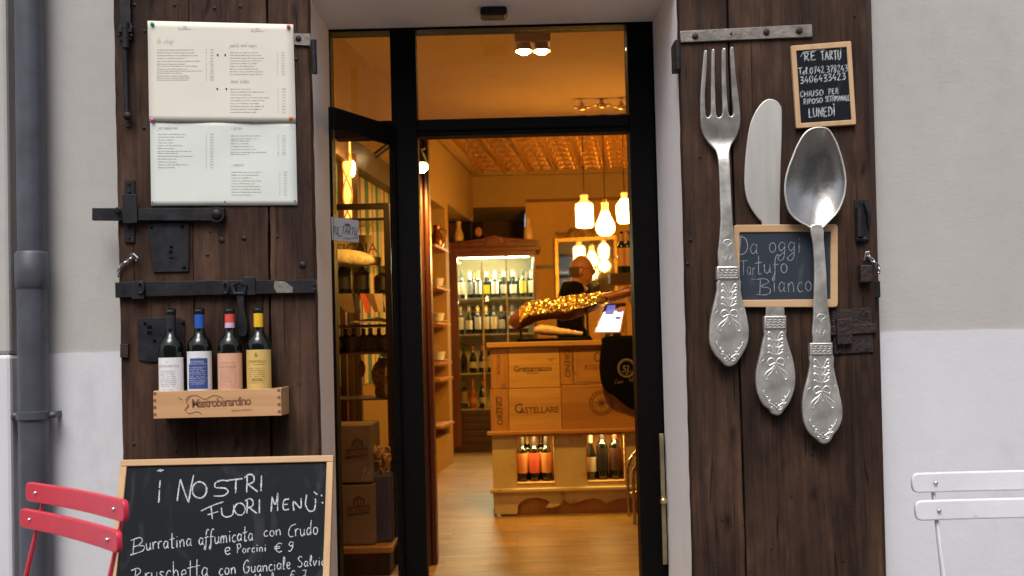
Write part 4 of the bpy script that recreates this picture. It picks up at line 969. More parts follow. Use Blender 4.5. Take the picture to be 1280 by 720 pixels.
for dx, dy in ((0, 0), (4, -5)):
    hd('RE', 230+dx, 188+dy, 54, -3, 306+dx, .16, .8); hd('TARTU`', 340+dx, 184+dy, 58, -3, 470+dx, .14, .8)
    hd('Tel.0742.378243', 196+dx, 277+dy, 42, -4, 512+dx, .12, .65); hd('3406433423', 206+dx, 334+dy, 44, -5, 498+dx, .13, .7)
    hd('CHIUSO', 206+dx, 420+dy, 34, -5, 356+dx, .16, .65); hd('PER', 388+dx, 402+dy, 34, -4, 452+dx, .2, .65)
    hd('RIPOSO', 228+dx, 466+dy, 32, -4, 350+dx, .15, .6); hd('SETTIMANALE', 368+dx, 450+dy, 34, -3, 524+dx, .1, .55)
    hd('LUNEDI`', 262+dx, 552+dy, 58, -4, 430+dx, .12, .8)
ribbon(b, [ZZ(210, 160), ZZ(225, 130), ZZ(345, 112), ZZ(372, 112)], .4, f)
obj('lettering', b, m_chalk, pn)
SY = SF-.0185
t, pn = slateboard('hanging_chalkboard', 'wide slate blackboard with rounded pine frame behind the knife and spoon', rounded([(917, 281), (1047.5, 280), (1047.5, 384), (918, 384)], 5), rounded([(917.5+7, 290.5), (1038.5, 289.5), (1038, 374), (925, 375)], 1), SY, .014, m_pine, m_slate, P(982, 384, SY))
f = lambda u, v: P(u, v, SY+.0028); b = NB()
ZZ = lambda x, y: (900+x/5.54, 270+y/5.54)
hd = lambda s, x, y, cap, sl, x1, gap, lw: hand(b, s, *ZZ(x, y), cap/5.54, f, slope=sl, gap=gap, lw=lw, jit=.03, fit=ZZ(x1, 0)[0])
hd('D', 124, 272, 130, 3, 195, .1, 1.2); hd('a', 205, 262, 140, 2, 262, .1, 1.1); hd('oggi', 338, 252, 140, 1, 560, .1, 1.1)
hd('T', 138, 408, 100, 2, 184, .1, .9); hd('ar', 186, 410, 110, 0, 246, .1, .8); hd('tufo', 250, 400, 130, -1, 468, .1, 1.3)
hd('B', 262, 545, 112, 1, 356, .1, 1.2); hd('ianco', 366, 530, 140, -2, 636, .14, 1.2)
ribbon(b, [ZZ(215, 438), ZZ(262, 440)], .4, f)
obj('lettering', b, m_chalkdim, pn)

# ------------------------------------------------------------------ oversized cutlery
def relief(bm, axis, hw_, fn, s=1.0):
    """raised ornament on a handle: axis = (u0,v0,u1,v1) collar to tip, hw_ = half width in photo pixels"""
    u0, v0, u1, v1 = axis; d = V((u1-u0, v1-v0)); e = d.normalized(); L = d.length; n = V((e.y, -e.x))*-1
    def Q(a, t): p = V((u0, v0))+d*t+n*(a*hw_); return fn(p.x, p.y)
    def sq(pts, r, mirror=True):
        for sgn in ((1, -1) if mirror else (1,)):
            pp = cat_rom([(a*sgn, t) for a, t in pts], 4); m_ = len(pp)
            tube(bm, [Q(*p) for p in pp], [r*(.55+.45*math.sin(math.pi*min(1, .15+i/m_*.8))) for i in range(m_)], 6, True, .75)
    r = .0031*s
    for t0 in (.05, .13, .21):
        sq([(.02, t0+.11), (.14, t0+.06), (.26, t0+.01), (.36, t0), (.40, t0+.035), (.30, t0+.045)], r)
        sq([(.05, t0+.10), (.2, t0+.09), (.34, t0+.07), (.42, t0+.075)], r*.8)
    sq([(0, .06), (0, .2), (0, .36)], r*.8, False)
    sq([(.0, .40), (.15, .355), (.34, .36), (.44, .40), (.36, .435), (.15, .415), (0, .405)], r)
    sq([(.06, .43), (.22, .47), (.40, .50), (.56, .54), (.58, .585), (.46, .60), (.44, .565)], r*1.15)
    sq([(.10, .46), (.26, .52), (.42, .555)], r*.9); sq([(.02, .44), (.06, .49), (.0, .53)], r)
    sq([(.62, .28), (.70, .33), (.60, .36), (.78, .40), (.80, .55)], r*.6)
    sq([(.72, .72), (.62, .77), (.50, .81), (.36, .86), (.18, .89), (.06, .91)], r*1.25)
    sq([(.60, .70), (.66, .76), (.56, .80), (.52, .86), (.36, .88), (.30, .93), (.12, .945)], r*.95)
    for a, t in ((.0, .93), (.12, .90), (.22, .92), (.0, .88), (.34, .84), (.46, .80)):
        for sg in (1, -1): ball(bm, Q(a*sg, t), .0045*s, (1, .6, 1), 1)
def crest(bm, u, v, s, fn):
    for pts in ([(-6, 0), (-3.4, -3.4), (0, -4.2), (3.4, -3.4), (6, 0)], [(0, -3), (0, 8)], [(-4.5, 0), (-2, 2), (0, 6)], [(4.5, 0), (2, 2), (0, 6)],
                [(-7, 20), (-5, 16), (-3, 20)], [(-2.4, 20), (0, 14.5), (2.4, 20)], [(3, 20), (5, 16), (7, 20)], [(-3, 20), (-2.4, 23)], [(3, 20), (2.4, 23)]):
        tube(bm, [fn(u+a*s, v+c*s) for a, c in cat_rom(pts, 3)], .0023, 6, True, .7)
def collar(name, uvs, Y, parent):
    o = slab(name, uvs, Y, .026, .005, m_silver, parent, sub=1)
    b = NB(); (ul, vt), (ur, _), (ur2, vb_), (ul2, _) = uvs
    for k, t in enumerate((.1, .3, .5, .7, .9)):
        v = vt+(vb_-vt)*t
        pts = [(ul+(ur-ul)*(i/14), v+(1.0*math.sin(i*2.1+k*1.3) if 0 < k < 4 else 0)) for i in range(1, 14)]
        tube(b, [P(u, vv, Y-.0005) for u, vv in pts], .0018, 5)
    obj('collar_band', b, m_relief, o, smooth=50); return o
KY = SF-.040
def bend(zlo, zhi, amt, zc=None):
    return lambda x, z: -amt*max(0, min(1, (z-zlo)/(zhi-zlo)))**2
fork_up = [(880.2,66.2),(882,68),(881.9,91.7),(880.8,118.8),(881.9,139.6),(883,144.5),(885.2,146.4),(887.4,144.5),(888.8,139.6),(888.3,118.8),(888,91.7),(887.7,66.5),(889.4,64.8),(891.3,66.3),(892.3,91.7),(893.8,118.8),(895,139.6),(896.5,144.6),(899,146.3),(901.6,144.6),(903.3,139.6),(902.3,118.8),(901,91.7),(900.6,65.5),(902.8,63.6),(905,65.3),(906.3,91.7),(908.3,118.8),(910.6,139.6),(912,143.6),(914.3,145),(916,143.4),(916.7,139.6),(914.6,118.8),(912.5,91.7),(910.4,64),(912.5,62.2),(914.8,64),(918.3,91.7),(922.5,118.8),(925.4,141.7),(925.6,156),(922.5,168.8),(916.2,179),(912.9,188),(912.4,196),
 (913,215),(914,240),(915.8,273),(919,308.8),(921.9,335),(898.1,335),(899.8,294),(900.8,273),(900.2,252.5),(899.2,221),(898,200),(896.8,192),(894.4,185.4),(887,177),(879,163.5),(876,148),(875.2,123),(876.7,91.7),(878.3,67.2)]
fk = thing('fork', 'oversized silver fork hung on the right shutter, leftmost of the three cutlery pieces', 'fork', P(911, 458, KY))
fz = lambda v: P(900, v, KY).z
slab('tines', fork_up, KY, .012, .004, m_silver, fk, sub=2, yoff=lambda x, z: (-.030*((z-fz(165))/(fz(62)-fz(165)))**2 if z > fz(165) else 0)+(.018*math.exp(-((z-fz(172))/.05)**2)), smooth=50)
low = [(898.6,346),(896,362),(893.6,374.4),(890,389),(887.8,401),(886.7,419),(887.2,428),(889.4,435.6),(894.5,444.5),(902,452),(906,456.5),(911.7,458.5),(917,457),(921.4,453.6),(927,445.5),(932.5,435.6),(935.4,428),(936.7,419),(936.6,410),(935.3,402),(932.6,388),(929,375.8),(926.4,362),(924.6,346)]
fh = slab('handle', low, KY, .020, .007, m_silver, fk, sub=2, smooth=60)
b = NB(); fK = on(KY, -.0005); relief(b, (911.5, 350, 912, 457), 24, fK); crest(b, 909.5, 304, 1.0, on(KY, -.001)); obj('relief', b, m_relief, fh, smooth=60)
collar('collar', [(896, 333), (924, 332.5), (924.4, 349), (896, 349.5)], KY-.004, fk)
KK = SF-.036
kn = thing('knife', 'oversized silver table knife hung behind the slate board between fork and spoon', 'knife', P(971, 519, KK))
blade = [(931.5,200),(934,175),(938,154),(945.4,137.5),(953.8,127),(962,123.3),(970.4,125.4),(975.6,131),(977.7,139.6),(977.4,175),(976.5,202.5),(975.2,280),(975.8,330),(977.5,400),(961,400),(959,330),(952.7,281),(950,275.4),(943,267),(935.6,254.6),(931.9,242),(930.4,225.4)]
slab('blade', blade, SF-.014+.0, .008, .003, m_satin, kn, sub=2, smooth=50, yoff=lambda x, z: (.0))
klow = [(957,405),(955.4,418),(953.3,427),(950.8,440),(947.8,452),(945.6,462),(945,471.7),(945.2,480),(946.4,488.3),(949,497),(953.3,505),(957.6,509.5),(961.7,512),(963.3,515.5),(965.8,517.8),(971.4,519.6),(976,518.6),(978.5,516.4),(981,512),(985.6,506.5),(989.4,499.4),(992.4,491),(994.3,483),(995,471.7),(993.8,459),(991.4,446.7),(988,436),(985.3,427),(983.3,418),(982,405)]
kh = slab('handle', klow, KK, .020, .007, m_silver, kn, sub=2, smooth=60)
slab('tang', [(958, 378), (980, 378), (981.5, 398), (957, 398)], SF-.018, .012, .003, m_silver, kn, sub=1)
b = NB(); relief(b, (969.5, 410, 970.5, 518), 24, on(KK, -.0005)); obj('relief', b, m_relief, kh, smooth=60)
collar('collar', [(955.3, 395), (983.2, 394.5), (983.6, 411), (955.3, 411.5)], KK-.004, kn)
# spoon
SPY = SF-.052
sp = thing('spoon', 'oversized silver spoon hung in front of the slate board, rightmost of the cutlery', 'spoon', P(1030, 555, SPY))
rim = [(1022.5,159.6),(1016,160.8),(1010,163.6),(1004.5,169),(999.6,177),(995,186),(991.3,195.8),(987,206.5),(984,216.7),(982,226),(981.3,235.4),(981.6,243),(982.8,250.5),(984.4,258),(987,264.6),(991.6,270.4),(997.5,275.5),(1003,279),(1008.4,281.8),(1014,285.2),(1021,286.4),(1028.6,284),(1033,279.6),(1038,274.5),(1045.4,266.7),(1049.4,260),(1052.7,252),(1055.2,244),(1056.5,235.4),(1057,229),(1056.7,223),(1055.6,214.5),(1053.8,206),(1051.6,197),(1048.6,187.5),(1045.4,178.5),(1041.3,170.8),(1037,164),(1031.9,160.4)]
rim = cat_rom(rim, 2, True)
cz = V((1020.5, 226)); b = NB(); rings = []; NR = 14; depth = .042
def bowl_pt(p, k, off): 
    t = k/NR; w_ = cz+(V(p)-cz)*t; d = depth*(1-t**2.3)
    return P(w_.x, w_.y, SPY+d+off)
for off in (0, .0035):
    rings.append([[b.verts.new(bowl_pt(p, k, off)) for p in rim] for k in range(1, NR+1)])
n = len(rim)
for layer in rings:
    c = b.verts.new(P(cz.x, cz.y, SPY+depth+(0 if layer is rings[0] else .0035)))
    for i in range(n): b.faces.new((c, layer[0][i], layer[0][(i+1) % n]))
    for r0, r1 in zip(layer, layer[1:]):
        for i in range(n): j = (i+1) % n; b.faces.new((r0[i], r0[j], r1[j], r1[i]))
for i in range(n): j = (i+1) % n; b.faces.new((rings[0][-1][i], rings[0][-1][j], rings[1][-1][j], rings[1][-1][i]))
obj('bowl', b, m_bowl, sp, smooth=60)
b = NB(); tube(b, [P(*p, SPY-.0005) for p in rim]+[P(*rim[0], SPY-.0005)], .0032, 8, False); obj('rim', b, m_relief, sp, smooth=60)
hdl = [(1013.6,281.5),(1028.6,281.2),(1030,298),(1031.4,315),(1033.2,342),(1034.8,378),(1038.9,430),(1016.6,430),(1017.1,394.5),(1017.5,371),(1018.2,342),(1017.3,315),(1015.4,298)]
slab('stem', hdl, SPY-.004, .012, .004, m_silver, sp, sub=2, smooth=50)
slow = [(1014,440),(1012.8,453),(1011.3,465),(1008,479),(1005,490),(1003.6,500),(1003.3,510),(1003.8,519),(1005,527.5),(1007.6,535),(1011.3,541),(1016,546),(1021.3,550),(1025.5,553.8),(1030,555.4),(1034,554.6),(1037.5,552.5),(1040.3,548.6),(1042.5,543.8),(1047.4,537.5),(1051.3,530),(1053.3,523),(1053.8,515),(1053,506),(1051.3,497.5),(1048.2,483),(1045,470),(1042.6,457),(1040.8,440)]
sh = slab('handle', slow, SPY-.002, .020, .007, m_silver, sp, sub=2, smooth=60)
b = NB(); relief(b, (1027, 444, 1029, 555), 24.5, on(SPY-.002, -.0005)); crest(b, 1026.5, 397, 1.0, on(SPY-.004, -.001)); obj('relief', b, m_relief, sh, smooth=60)
collar('collar', [(1012.5, 428.5), (1041, 428), (1041.3, 443.5), (1012.8, 444)], SPY-.006, sp)

# ------------------------------------------------------------------ folding bistro chairs
def bistro(label, origin, xdir, W, m, ztop, slat_h, gapz, loc_name='folding_chair'):
    """origin: ground point under the left end of the back; xdir: unit vector along the back; seat goes towards fd"""
    ex_ = V(xdir).normalized(); fd = V((ex_.y, -ex_.x, 0))
    t = thing('folding_chair', label, 'chair', origin)
    q = lambda a, c, z: V(origin)+ex_*a+fd*c+V((0, 0, z))
    lean = lambda z: (.92-z)*.24 if z > .45 else .113+(.45-z)*.55
    def slat(zt):
        b = NB(); ol = rounded([(0, zt), (W, zt), (W, zt-slat_h), (0, zt-slat_h)], .014, 5); c = lean(zt-slat_h/2)
        crown = lambda a: .012*(1-((a-W/2)/(W/2))**2)
        pts = [(a, z) for a, z in ol]; top = [p for p in pts]
        n = 14; sec = []
        import itertools
        def zb(a):
            e = .014
            if a < e: k = e-math.sqrt(max(0, e*e-(e-a)**2))
            elif a > W-e: k = e-math.sqrt(max(0, e*e-(a-(W-e))**2))
            else: k = 0
            return zt-slat_h+k, zt-k
        As = [0, .003, .007, .014]+[.014+(W-.028)*k/n for k in range(1, n)]+[W-.014, W-.007, W-.003, W]
        for a in As:
            lo, hi = zb(a); cc = c-crown(a)+.012
            sec.append([b.verts.new(q(a, cc+.006, lo)), b.verts.new(q(a, cc+.006, hi)), b.verts.new(q(a, cc-.006, hi)), b.verts.new(q(a, cc-.006, lo))])
        for s0, s1 in zip(sec, sec[1:]):
            for k in range(4): b.faces.new((s0[k], s1[k], s1[(k+1) % 4], s0[(k+1) % 4]))
        b.faces.new(sec[0]); b.faces.new(sec[-1][::-1])
        o = obj('back_slat', b, m, t, bevel=.003, seg=3, smooth=45)
        for a in (.052, W-.052):
            b = NB(); ball(b, q(a, c+.012+.006-crown(a)+.001, zt-slat_h/2), .0048, (1, 1, 1), 2); obj('rivet', b, m_steel, o, smooth=40)
    slat(ztop); slat(ztop-slat_h-gapz)
    for a in (.052, W-.052):
        zs = [ztop-.014, ztop-.10, ztop-.16, .62, .46, .25, 0]
        b = NB(); tube(b, [q(a, lean(z)-.008, z) for z in zs], [.007, .007, .0085, .011, .011, .011, .011], 8, True, .55); obj('leg', b, m, t, smooth=50)
        s = .018 if a < W/2 else -.018
        b = NB(); tube(b, [q(a+s, .47, .445), q(a+s, .28, .27), q(a+s, -.06, 0)], .010, 8, True, .55); obj('leg', b, m, t, smooth=50)
    b = NB(); tube(b, [q(.04, lean(.12), .12), q(W-.04, lean(.12), .12)], .007, 8); obj('stretcher', b, m, t, smooth=50)
    for k in range(6):
        b = NB(); c0 = .115+k*.064; hexa(b, [q(.02, c0, .458), q(W-.02, c0, .458), q(W-.02, c0+.045, .458), q(.02, c0+.045, .458)], [q(.02, c0, .446), q(W-.02, c0, .446), q(W-.02, c0+.045, .446), q(.02, c0+.045, .446)])
        obj('seat_slat', b, m, t, bevel=.003)
    return t
def at_h(u, v, h):                            # the point of the line of sight at height h above the street
    d = ray(u, v); return CAMP+d*((h-CAMP.z)/d.z)
a, c = at_h(45, 601, .915), at_h(169, 624, .915)
a.z = c.z = 0; bistro('red painted folding bistro chair beside the chalkboard', a, (c-a), (c-a).length, m_red, .915, .045, .015)
a = at_h(1134.5, 590, .905); a.z = 0
bistro('white painted folding bistro chair at the right wall', a, V((1, -.035, 0)), .46, m_white, .905, .0435, .015)

# ------------------------------------------------------------------ interior: counter
FL = .13
CY = Yz(6.44)
c0 = P(612, 428, CY).x; c1 = 1.75; ctop = P(612, 428.5, CY).z
ct = thing('bar_counter', 'wooden shop counter clad in printed wine crate panels on a distressed cream base', 'counter', (.5, CY, FL))
zU = P(640, 541, CY).z; zM = P(640, 612, CY).z
def cu(u, v): return P(u, v, CY)
def cpanel(u0, v0, u1, v1, m, name='crate_panel', dy=.0):
    x0_, x1_ = cu(u0, (v0+v1)/2).x+.0015, cu(u1, (v0+v1)/2).x-.0015; z0_, z1_ = cu(640, v1).z+.0015, cu(640, v0).z-.0015
    return obj(name, bx((x0_, CY-dy, z0_), (x1_, CY+.02, z1_)), m, ct, bevel=.003)
obj('carcass', bx((c0+.004, CY+.021, zU+.002), (c1, CY+.62, ctop-.034)), m_counterz, ct)
obj('countertop', bx((c0-.02, CY-.025, ctop-.033), (c1, CY+.66, ctop)), m_counter, ct, bevel=.004)
cps = {}
for key, uv, m in (('a', (613, 431, 635.5, 486), m_counterz), ('b', (635.5, 431, 700, 486), m_counter), ('c', (613, 486, 636, 541), m_counterz), ('d', (636, 486, 702, 541), m_counter),
                   ('e', (700, 431, 716.5, 483), m_counterz), ('f', (716.5, 431, 806, 483), m_counter2), ('g', (702, 483, 850, 541), m_counter2), ('h', (806, 431, 850, 483), m_counter), ('i', (850, 431, 915, 541), m_counter2)):
    cps[key] = cpanel(*uv, m)
def ctext(par, s, u, v, size, rot=0, bold=0, sp=1.0):
    g = text_geo(s, size, 0, bold, sp); ca, sa_ = math.cos(R(rot)), math.sin(R(rot)); o_ = cu(u, v)
    b = put_geo(NB(), g, lambda x, y: V((o_.x+x*ca-y*sa_, CY-.0012, o_.z+x*sa_+y*ca))); return b
fc = lambda u, v: P(u, v, CY-.0012)
b = ctext(0, 'Grattamacco', 666, 464, .052, 0, .0006, .9); put_geo(b, text_geo('BOLGHERI', .016), lambda x, y: V((cu(665.5, 466).x+x, CY-.0012, cu(666, 467.5).z+y))); obj('printing', b, m_print, cps['b'])
b = ctext(0, 'C', 648.5, 516, .085, 0, .0005); put_geo(b, text_geo('ASTELLARE', .055, 0, .0004, .92), lambda x, y: V((cu(674, 516).x+x, CY-.0012, cu(673, 516).z+y))); obj('printing', b, m_print, cps['d'])
b = ctext(0, 'ORENO', 628, 513.5, .052, 90, .0005); ribbon(b, [(620.3, 494), (620.8, 518)], .7, fc, 0); obj('printing', b, m_print, cps['c'])
b = ctext(0, 'ORENO', 706, 454, .052, -90, .0005); ribbon(b, [(715, 441), (715.5, 464)], .7, fc, 0); obj('printing', b, m_print, cps['e'])
b = ctext(0, 'BONCIANI', 625.5, 452, .034, 90); obj('printing', b, mat('crate_print_faint', (.17, .07, .025), .8), cps['a'])
b = NB()
for a0 in range(0, 8):
    t = a0*math.pi/4+.02; L_ = 10 if a0 % 2 == 0 else 8
    cx_, cy_ = 752, 503.5
    vs = [fc(cx_+math.cos(t+.35)*2.6, cy_+math.sin(t+.35)*2.6), fc(cx_+math.cos(t)*L_, cy_+math.sin(t)*L_), fc(cx_+math.cos(t-.35)*2.6, cy_+math.sin(t-.35)*2.6), fc(cx_, cy_)]
    b.faces.new([b.verts.new(p) for p in vs])
ribbon(b, _arc(752, 503.5, 15.2, 15.2, 0, 360, 30), .35, fc, 0); ribbon(b, _arc(752, 503.5, 11.4, 11.4, 0, 360, 30), .3, fc, 0)
for k in range(18):
    t = k*math.pi/9; ribbon(b, [(752+13.3*math.cos(t-.08), 503.5+13.3*math.sin(t-.08)), (752+13.3*math.cos(t+.08), 503.5+13.3*math.sin(t+.08))], .9, fc, 0)
obj('printing', b, m_print, cps['g'])
b = NB()
for r_ in ((722, 437, 748, 478),):
    ribbon(b, [(722, 437), (790, 436), (790, 477), (722, 478), (722, 437)], .3, fc, 0)
ribbon(b, _arc(747, 446, 4, 5.5, 0, 360, 14), .9, fc, 0); put_geo(b, text_geo('RISERVA', .05), lambda x, y: V((cu(748, 458).x+x, CY-.0012, cu(748, 462).z+y)))
obj('printing', b, MATS['crate_print_faint'], cps['f'])
# base with two bottle niches
n1 = (646, 545, 690.5, 603); n2 = (733, 543, 778, 601.5)
zA, zB_ = cu(640, 546).z, cu(640, 604).z
X = lambda u: cu(u+1.5, 575).x
def base_piece(xa, xb, za, zb2, name='base_panel'): return obj(name, bx((xa, CY-.0, za), (xb, CY+.03, zb2)), m_cream, ct, bevel=.003)
base_piece(c0, X(645), zM, zU-.012); base_piece(X(691), X(732), zM, zU-.012); base_piece(X(779), c1, zM, zU-.012)
for a_, b_ in ((645, 691), (732, 779)):
    base_piece(X(a_)+.0005, X(b_)-.0005, zM, zB_, 'niche_sill'); base_piece(X(a_)+.0005, X(b_)-.0005, zA, zU-.012, 'niche_head')
    b = NB(); xa, xb = X(a_), X(b_); zz0, zz1 = zB_, zA
    for p, q in (((xa-.006, zz0-.006), (xb+.006, zz0)), ((xa-.006, zz1), (xb+.006, zz1+.006)), ((xa-.006, zz0), (xa, zz1)), ((xb, zz0), (xb+.006, zz1))): box(b, (p[0], CY-.006, p[1]), (q[0], CY-.0005, q[1]))
    obj('niche_trim', b, m_counterz, ct)
    b = NB(); box(b, (xa-.02, CY+.27, zz0-.02), (xb+.02, CY+.28, zz1+.02)); box(b, (xa-.02, CY+.031, zz0-.02), (xa-.01, CY+.27, zz1+.02)); box(b, (xb+.01, CY+.031, zz0-.02), (xb+.02, CY+.27, zz1+.02))
    box(b, (xa-.009, CY+.031, zz0-.015), (xb+.009, CY+.269, zz0-.0025)); box(b, (xa-.009, CY+.031, zz1+.005), (xb+.009, CY+.269, zz1+.015))
    obj('niche_lining', b, m_counterz, ct)
obj('ledge', bx((c0-.03, CY-.04, zU-.012), (c1, CY+.02, zU+.012)), m_counterz, ct, bevel=.005)
obj('moulding', bx((c0-.02, CY-.03, zM-.016), (c1, CY+.02, zM+.008)), m_cream, ct, bevel=.006)
sk = [(616, 615), (850, 606), (850, 640), (845, 634), (818, 634), (806, 626), (790, 622), (774, 623), (764, 626.5), (758, 629.5), (752, 625), (742, 622.5), (730, 625), (720, 629), (712, 629.5), (705, 624.5), (699, 632), (690, 635), (682, 634.5), (687, 628), (683, 624.5), (672, 622), (660, 623), (651, 627.5), (647.5, 632), (647, 643), (618.5, 643)]
slab('skirting_board', sk, CY+.0, .022, .002, m_cream, ct, sub=1)
obj('plinth', bx((c0+.05, CY+.035, FL), (c1-.1, CY+.5, zM-.017)), m_counterz, ct)
obj('end_panel', bx((c0, CY+.0305, FL), (c0+.02, CY+.6, zU)), m_cream, ct)
# lamps hidden in the lit niches belong to the counter's display
def lamp(name, kind, loc, energy, col, size=.03, parent=None, rot=None, spot=None, blend=.6):
    ld = bpy.data.lights.new(name, kind); ld.energy = energy; ld.color = col
    if kind in ('POINT', 'SPOT'): ld.shadow_soft_size = size
    if kind == 'AREA': ld.shape = 'RECTANGLE'; ld.size, ld.size_y = size
    if kind == 'SPOT': ld.spot_size = R(spot); ld.spot_blend = blend
    o = bpy.data.objects.new(name, ld); COL.objects.link(o); o.location = loc
    if rot is not None: o.rotation_euler = rot
    if parent is not None: o.parent = parent; o.location = V(loc)-ORG[parent]
    return o
WARM = (1.0, .46, .065); AMBER = (1.0, .48, .09)
for a_, b_ in ((645, 691), (732, 779)):
    lamp('niche_light', 'AREA', ((X(a_)+X(b_))/2, CY+.045, zA+.003), 1.5, (1, .62, .2), (.18, .03), ct)

# ------------------------------------------------------------------ wine bottles (shared meshes, individual objects)
BM = {}
def bproto(key, prof, s):
    if key in BM: return
    me = bpy.data.meshes.new('wine_bottle_body'); b = lathe(NB(), [(r*s, z*s) for r, z in prof], (0, 0, 0), 18, caps=False); bmesh.ops.recalc_face_normals(b, faces=b.faces); b.to_mesh(me); b.free(); me.materials.append(m_bottle); me.shade_smooth(); me.set_sharp_from_angle(angle=R(50))
    rb_ = max(r for r, z in prof); zsh = next(z for r, z in prof[5:] if r < rb_*.97)
    l = bpy.data.meshes.new('wine_bottle_label'); b = shell((rb_+.0006)*s, .06*s, (zsh-.025)*s, 80, 14); b.to_mesh(l); b.free(); l.materials.append(m_bottle); l.shade_smooth()
    rn_ = [r for r, z in prof if z > .268][0]
    c = bpy.data.meshes.new('wine_bottle_capsule'); b = lathe(NB(), [((rn_+.0012)*s, .262*s), ((rn_+.0012)*s, .318*s), (rn_*.9*s, .3375*s), (0, .338*s)], (0, 0, 0), 14, caps=False); b.to_mesh(c); b.free(); c.materials.append(m_bottle); c.shade_smooth()
    BM[key] = (me, l, c)
BURG = [(0, .01), (.02, .002), (.038, 0), (.041, .004), (.0415, .14), (.0405, .165), (.036, .19), (.028, .215), (.020, .238), (.0165, .258), (.0148, .28), (.0145, .318), (.016, .32), (.016, .328), (.0145, .33), (.0145, .337), (0, .337)]
CHAMP = [(0, .014), (.02, .002), (.041, 0), (.044, .004), (.0445, .13), (.043, .155), (.036, .19), (.026, .22), (.0185, .25), (.0165, .275), (.016, .31), (.0175, .315), (.0185, .335), (0, .338)]
bproto('bord', BPROF, .9); bproto('burg', BURG, .9); bproto('champ', CHAMP, .92); bproto('bordbig', BPROF, 1.0)
PAL = {}
def pm(c, rough=.5, metal=0):
    k = (tuple(round(x, 3) for x in c), rough, metal)
    if k not in PAL: PAL[k] = mat('bottle_tint', c, rough, metal, .06, 20)
    return PAL[k]
def mk(name, me, m, parent):
    o = bpy.data.objects.new(name, me); COL.objects.link(o); o.parent = parent; o.material_slots[0].link = 'OBJECT'; o.material_slots[0].material = m; return o
def bottle(x, y, z, kind, label, group, lab=None, cap=None, glass=None, rz=0):
    t = thing('wine_bottle', label, 'wine bottle', (x, y, z), group); t.rotation_euler.z = rz
    me, l, c = BM[kind]
    mk('bottle_body', me, glass or m_bottle, t)
    if lab: mk('label', l, pm(lab), t)
    if cap: mk('capsule', c, pm(cap, .4), t)
    return t
OR = ['first', 'second', 'third', 'fourth', 'fifth', 'sixth', 'seventh', 'eighth', 'ninth', 'tenth']
# in the counter niches
yb = CY+.10; zn = zB_-.001
for k, (u, dy, kd, lc, cc, d) in enumerate(((652, 0, 'bord', (.50, .22, .07), (.03, .03, .03), 'ochre label, left of the red label'), (658.5, .10, 'bord', (.45, .2, .07), (.30, .2, .05), 'gilt neck standing behind the left pair'), (667, 0, 'bord', (.62, .12, .05), (.03, .03, .03), 'red label in the middle'),
                                       (676, .10, 'bord', (.5, .2, .07), (.03, .02, .02), 'plain dark neck standing behind the right pair'), (682, 0, 'bord', (.50, .22, .07), (.03, .03, .03), 'ochre label, right of the red label'))):
    bottle(P(u+1, 580, yb+dy).x, yb+dy, zn, kd, 'bottle with '+d+', left counter niche', 'bottles in the counter niches', lc, cc)
for k, (u, kd, lc, cc, d) in enumerate(((737.5, 'burg', (.45, .40, .3), (.30, .28, .25), 'white band label and pale capsule, at the left'), (752, 'bordbig', (.012, .010, .010), (.02, .02, .02), 'black label and black neck in the middle'), (768, 'bordbig', (.055, .022, .014), (.20, .05, .03), 'dark brown label and red neck at the right'))):
    bottle(P(u+1, 580, yb).x, yb, zn, kd, 'bottle with '+d+', right counter niche', 'bottles in the counter niches', lc, cc)

# black apron hung over the counter edge
APY = CY-.034
apo = [(755.5, 421), (800, 419), (836, 418), (836, 480), (826, 498), (810, 509), (798, 511.5), (788, 510.5), (780, 505), (768, 495), (757, 488), (751.5, 478), (749.5, 462), (750, 445), (752.5, 432)]
apn = thing('apron', 'black apron with a pale ring emblem hung over the right end of the counter', 'apron', P(790, 510, APY))
def wav(x, z): return .012*math.sin(x*23)*max(0, min(1, (ctop-z)/.25))
def soft_slab():
    ol = cat_rom([(lambda p: (p.x, p.z))(P(u, v, APY)) for u, v in apo], 3, True); b = NB()
    ctr = V((sum(p[0] for p in ol)/len(ol), sum(p[1] for p in ol)/len(ol))); rg = []
    for k in range(1, 11):
        t = k/10; rg.append([b.verts.new((ctr.x+(x-ctr.x)*t, APY-wav(ctr.x+(x-ctr.x)*t, ctr.y+(z-ctr.y)*t)-.006*(1-t*t), ctr.y+(z-ctr.y)*t)) for x, z in ol])
    c = b.verts.new((ctr.x, APY-.006-wav(ctr.x, ctr.y), ctr.y)); n_ = len(ol)
    for i in range(n_): b.faces.new((c, rg[0][i], rg[0][(i+1) % n_]))
    for r0, r1 in zip(rg, rg[1:]):
        for i in range(n_): j = (i+1) % n_; b.faces.new((r0[i], r0[j], r1[j], r1[i]))
    return b
m_black_cloth = mat('black_cloth', (.0035, .003, .0032), .95, 0, .3, 40, .3, 300, spec=.08)
o = obj('bib', soft_slab(), m_black_cloth, apn, smooth=60); sm = o.modifiers.new('thickness', 'SOLIDIFY'); sm.thickness = .004; sm.offset = -1
obj('neck_band', bx((P(757, 420, APY).x, CY-.03, ctop+.001), (P(836, 420, APY).x, CY+.18, ctop+.006)), m_black_cloth, apn)
b = NB(); fa = lambda u, v: (lambda p: V((p.x, APY-wav(p.x, p.z)-.0125, p.z)))(P(u, v, APY))
ribbon(b, _arc(783, 460, 10.6, 11, 0, 360, 30), .85, fa, 0); ribbon(b, _arc(783, 460, 8.9, 9.2, 0, 360, 30), .25, fa, 0)
g = text_geo('5J', .062, .15, .0006); c = P(781.5, 465, APY); put_geo(b, g, lambda x, y: V((c.x+x, APY-wav(c.x+x, c.z+y)-.0125, c.z+y)))
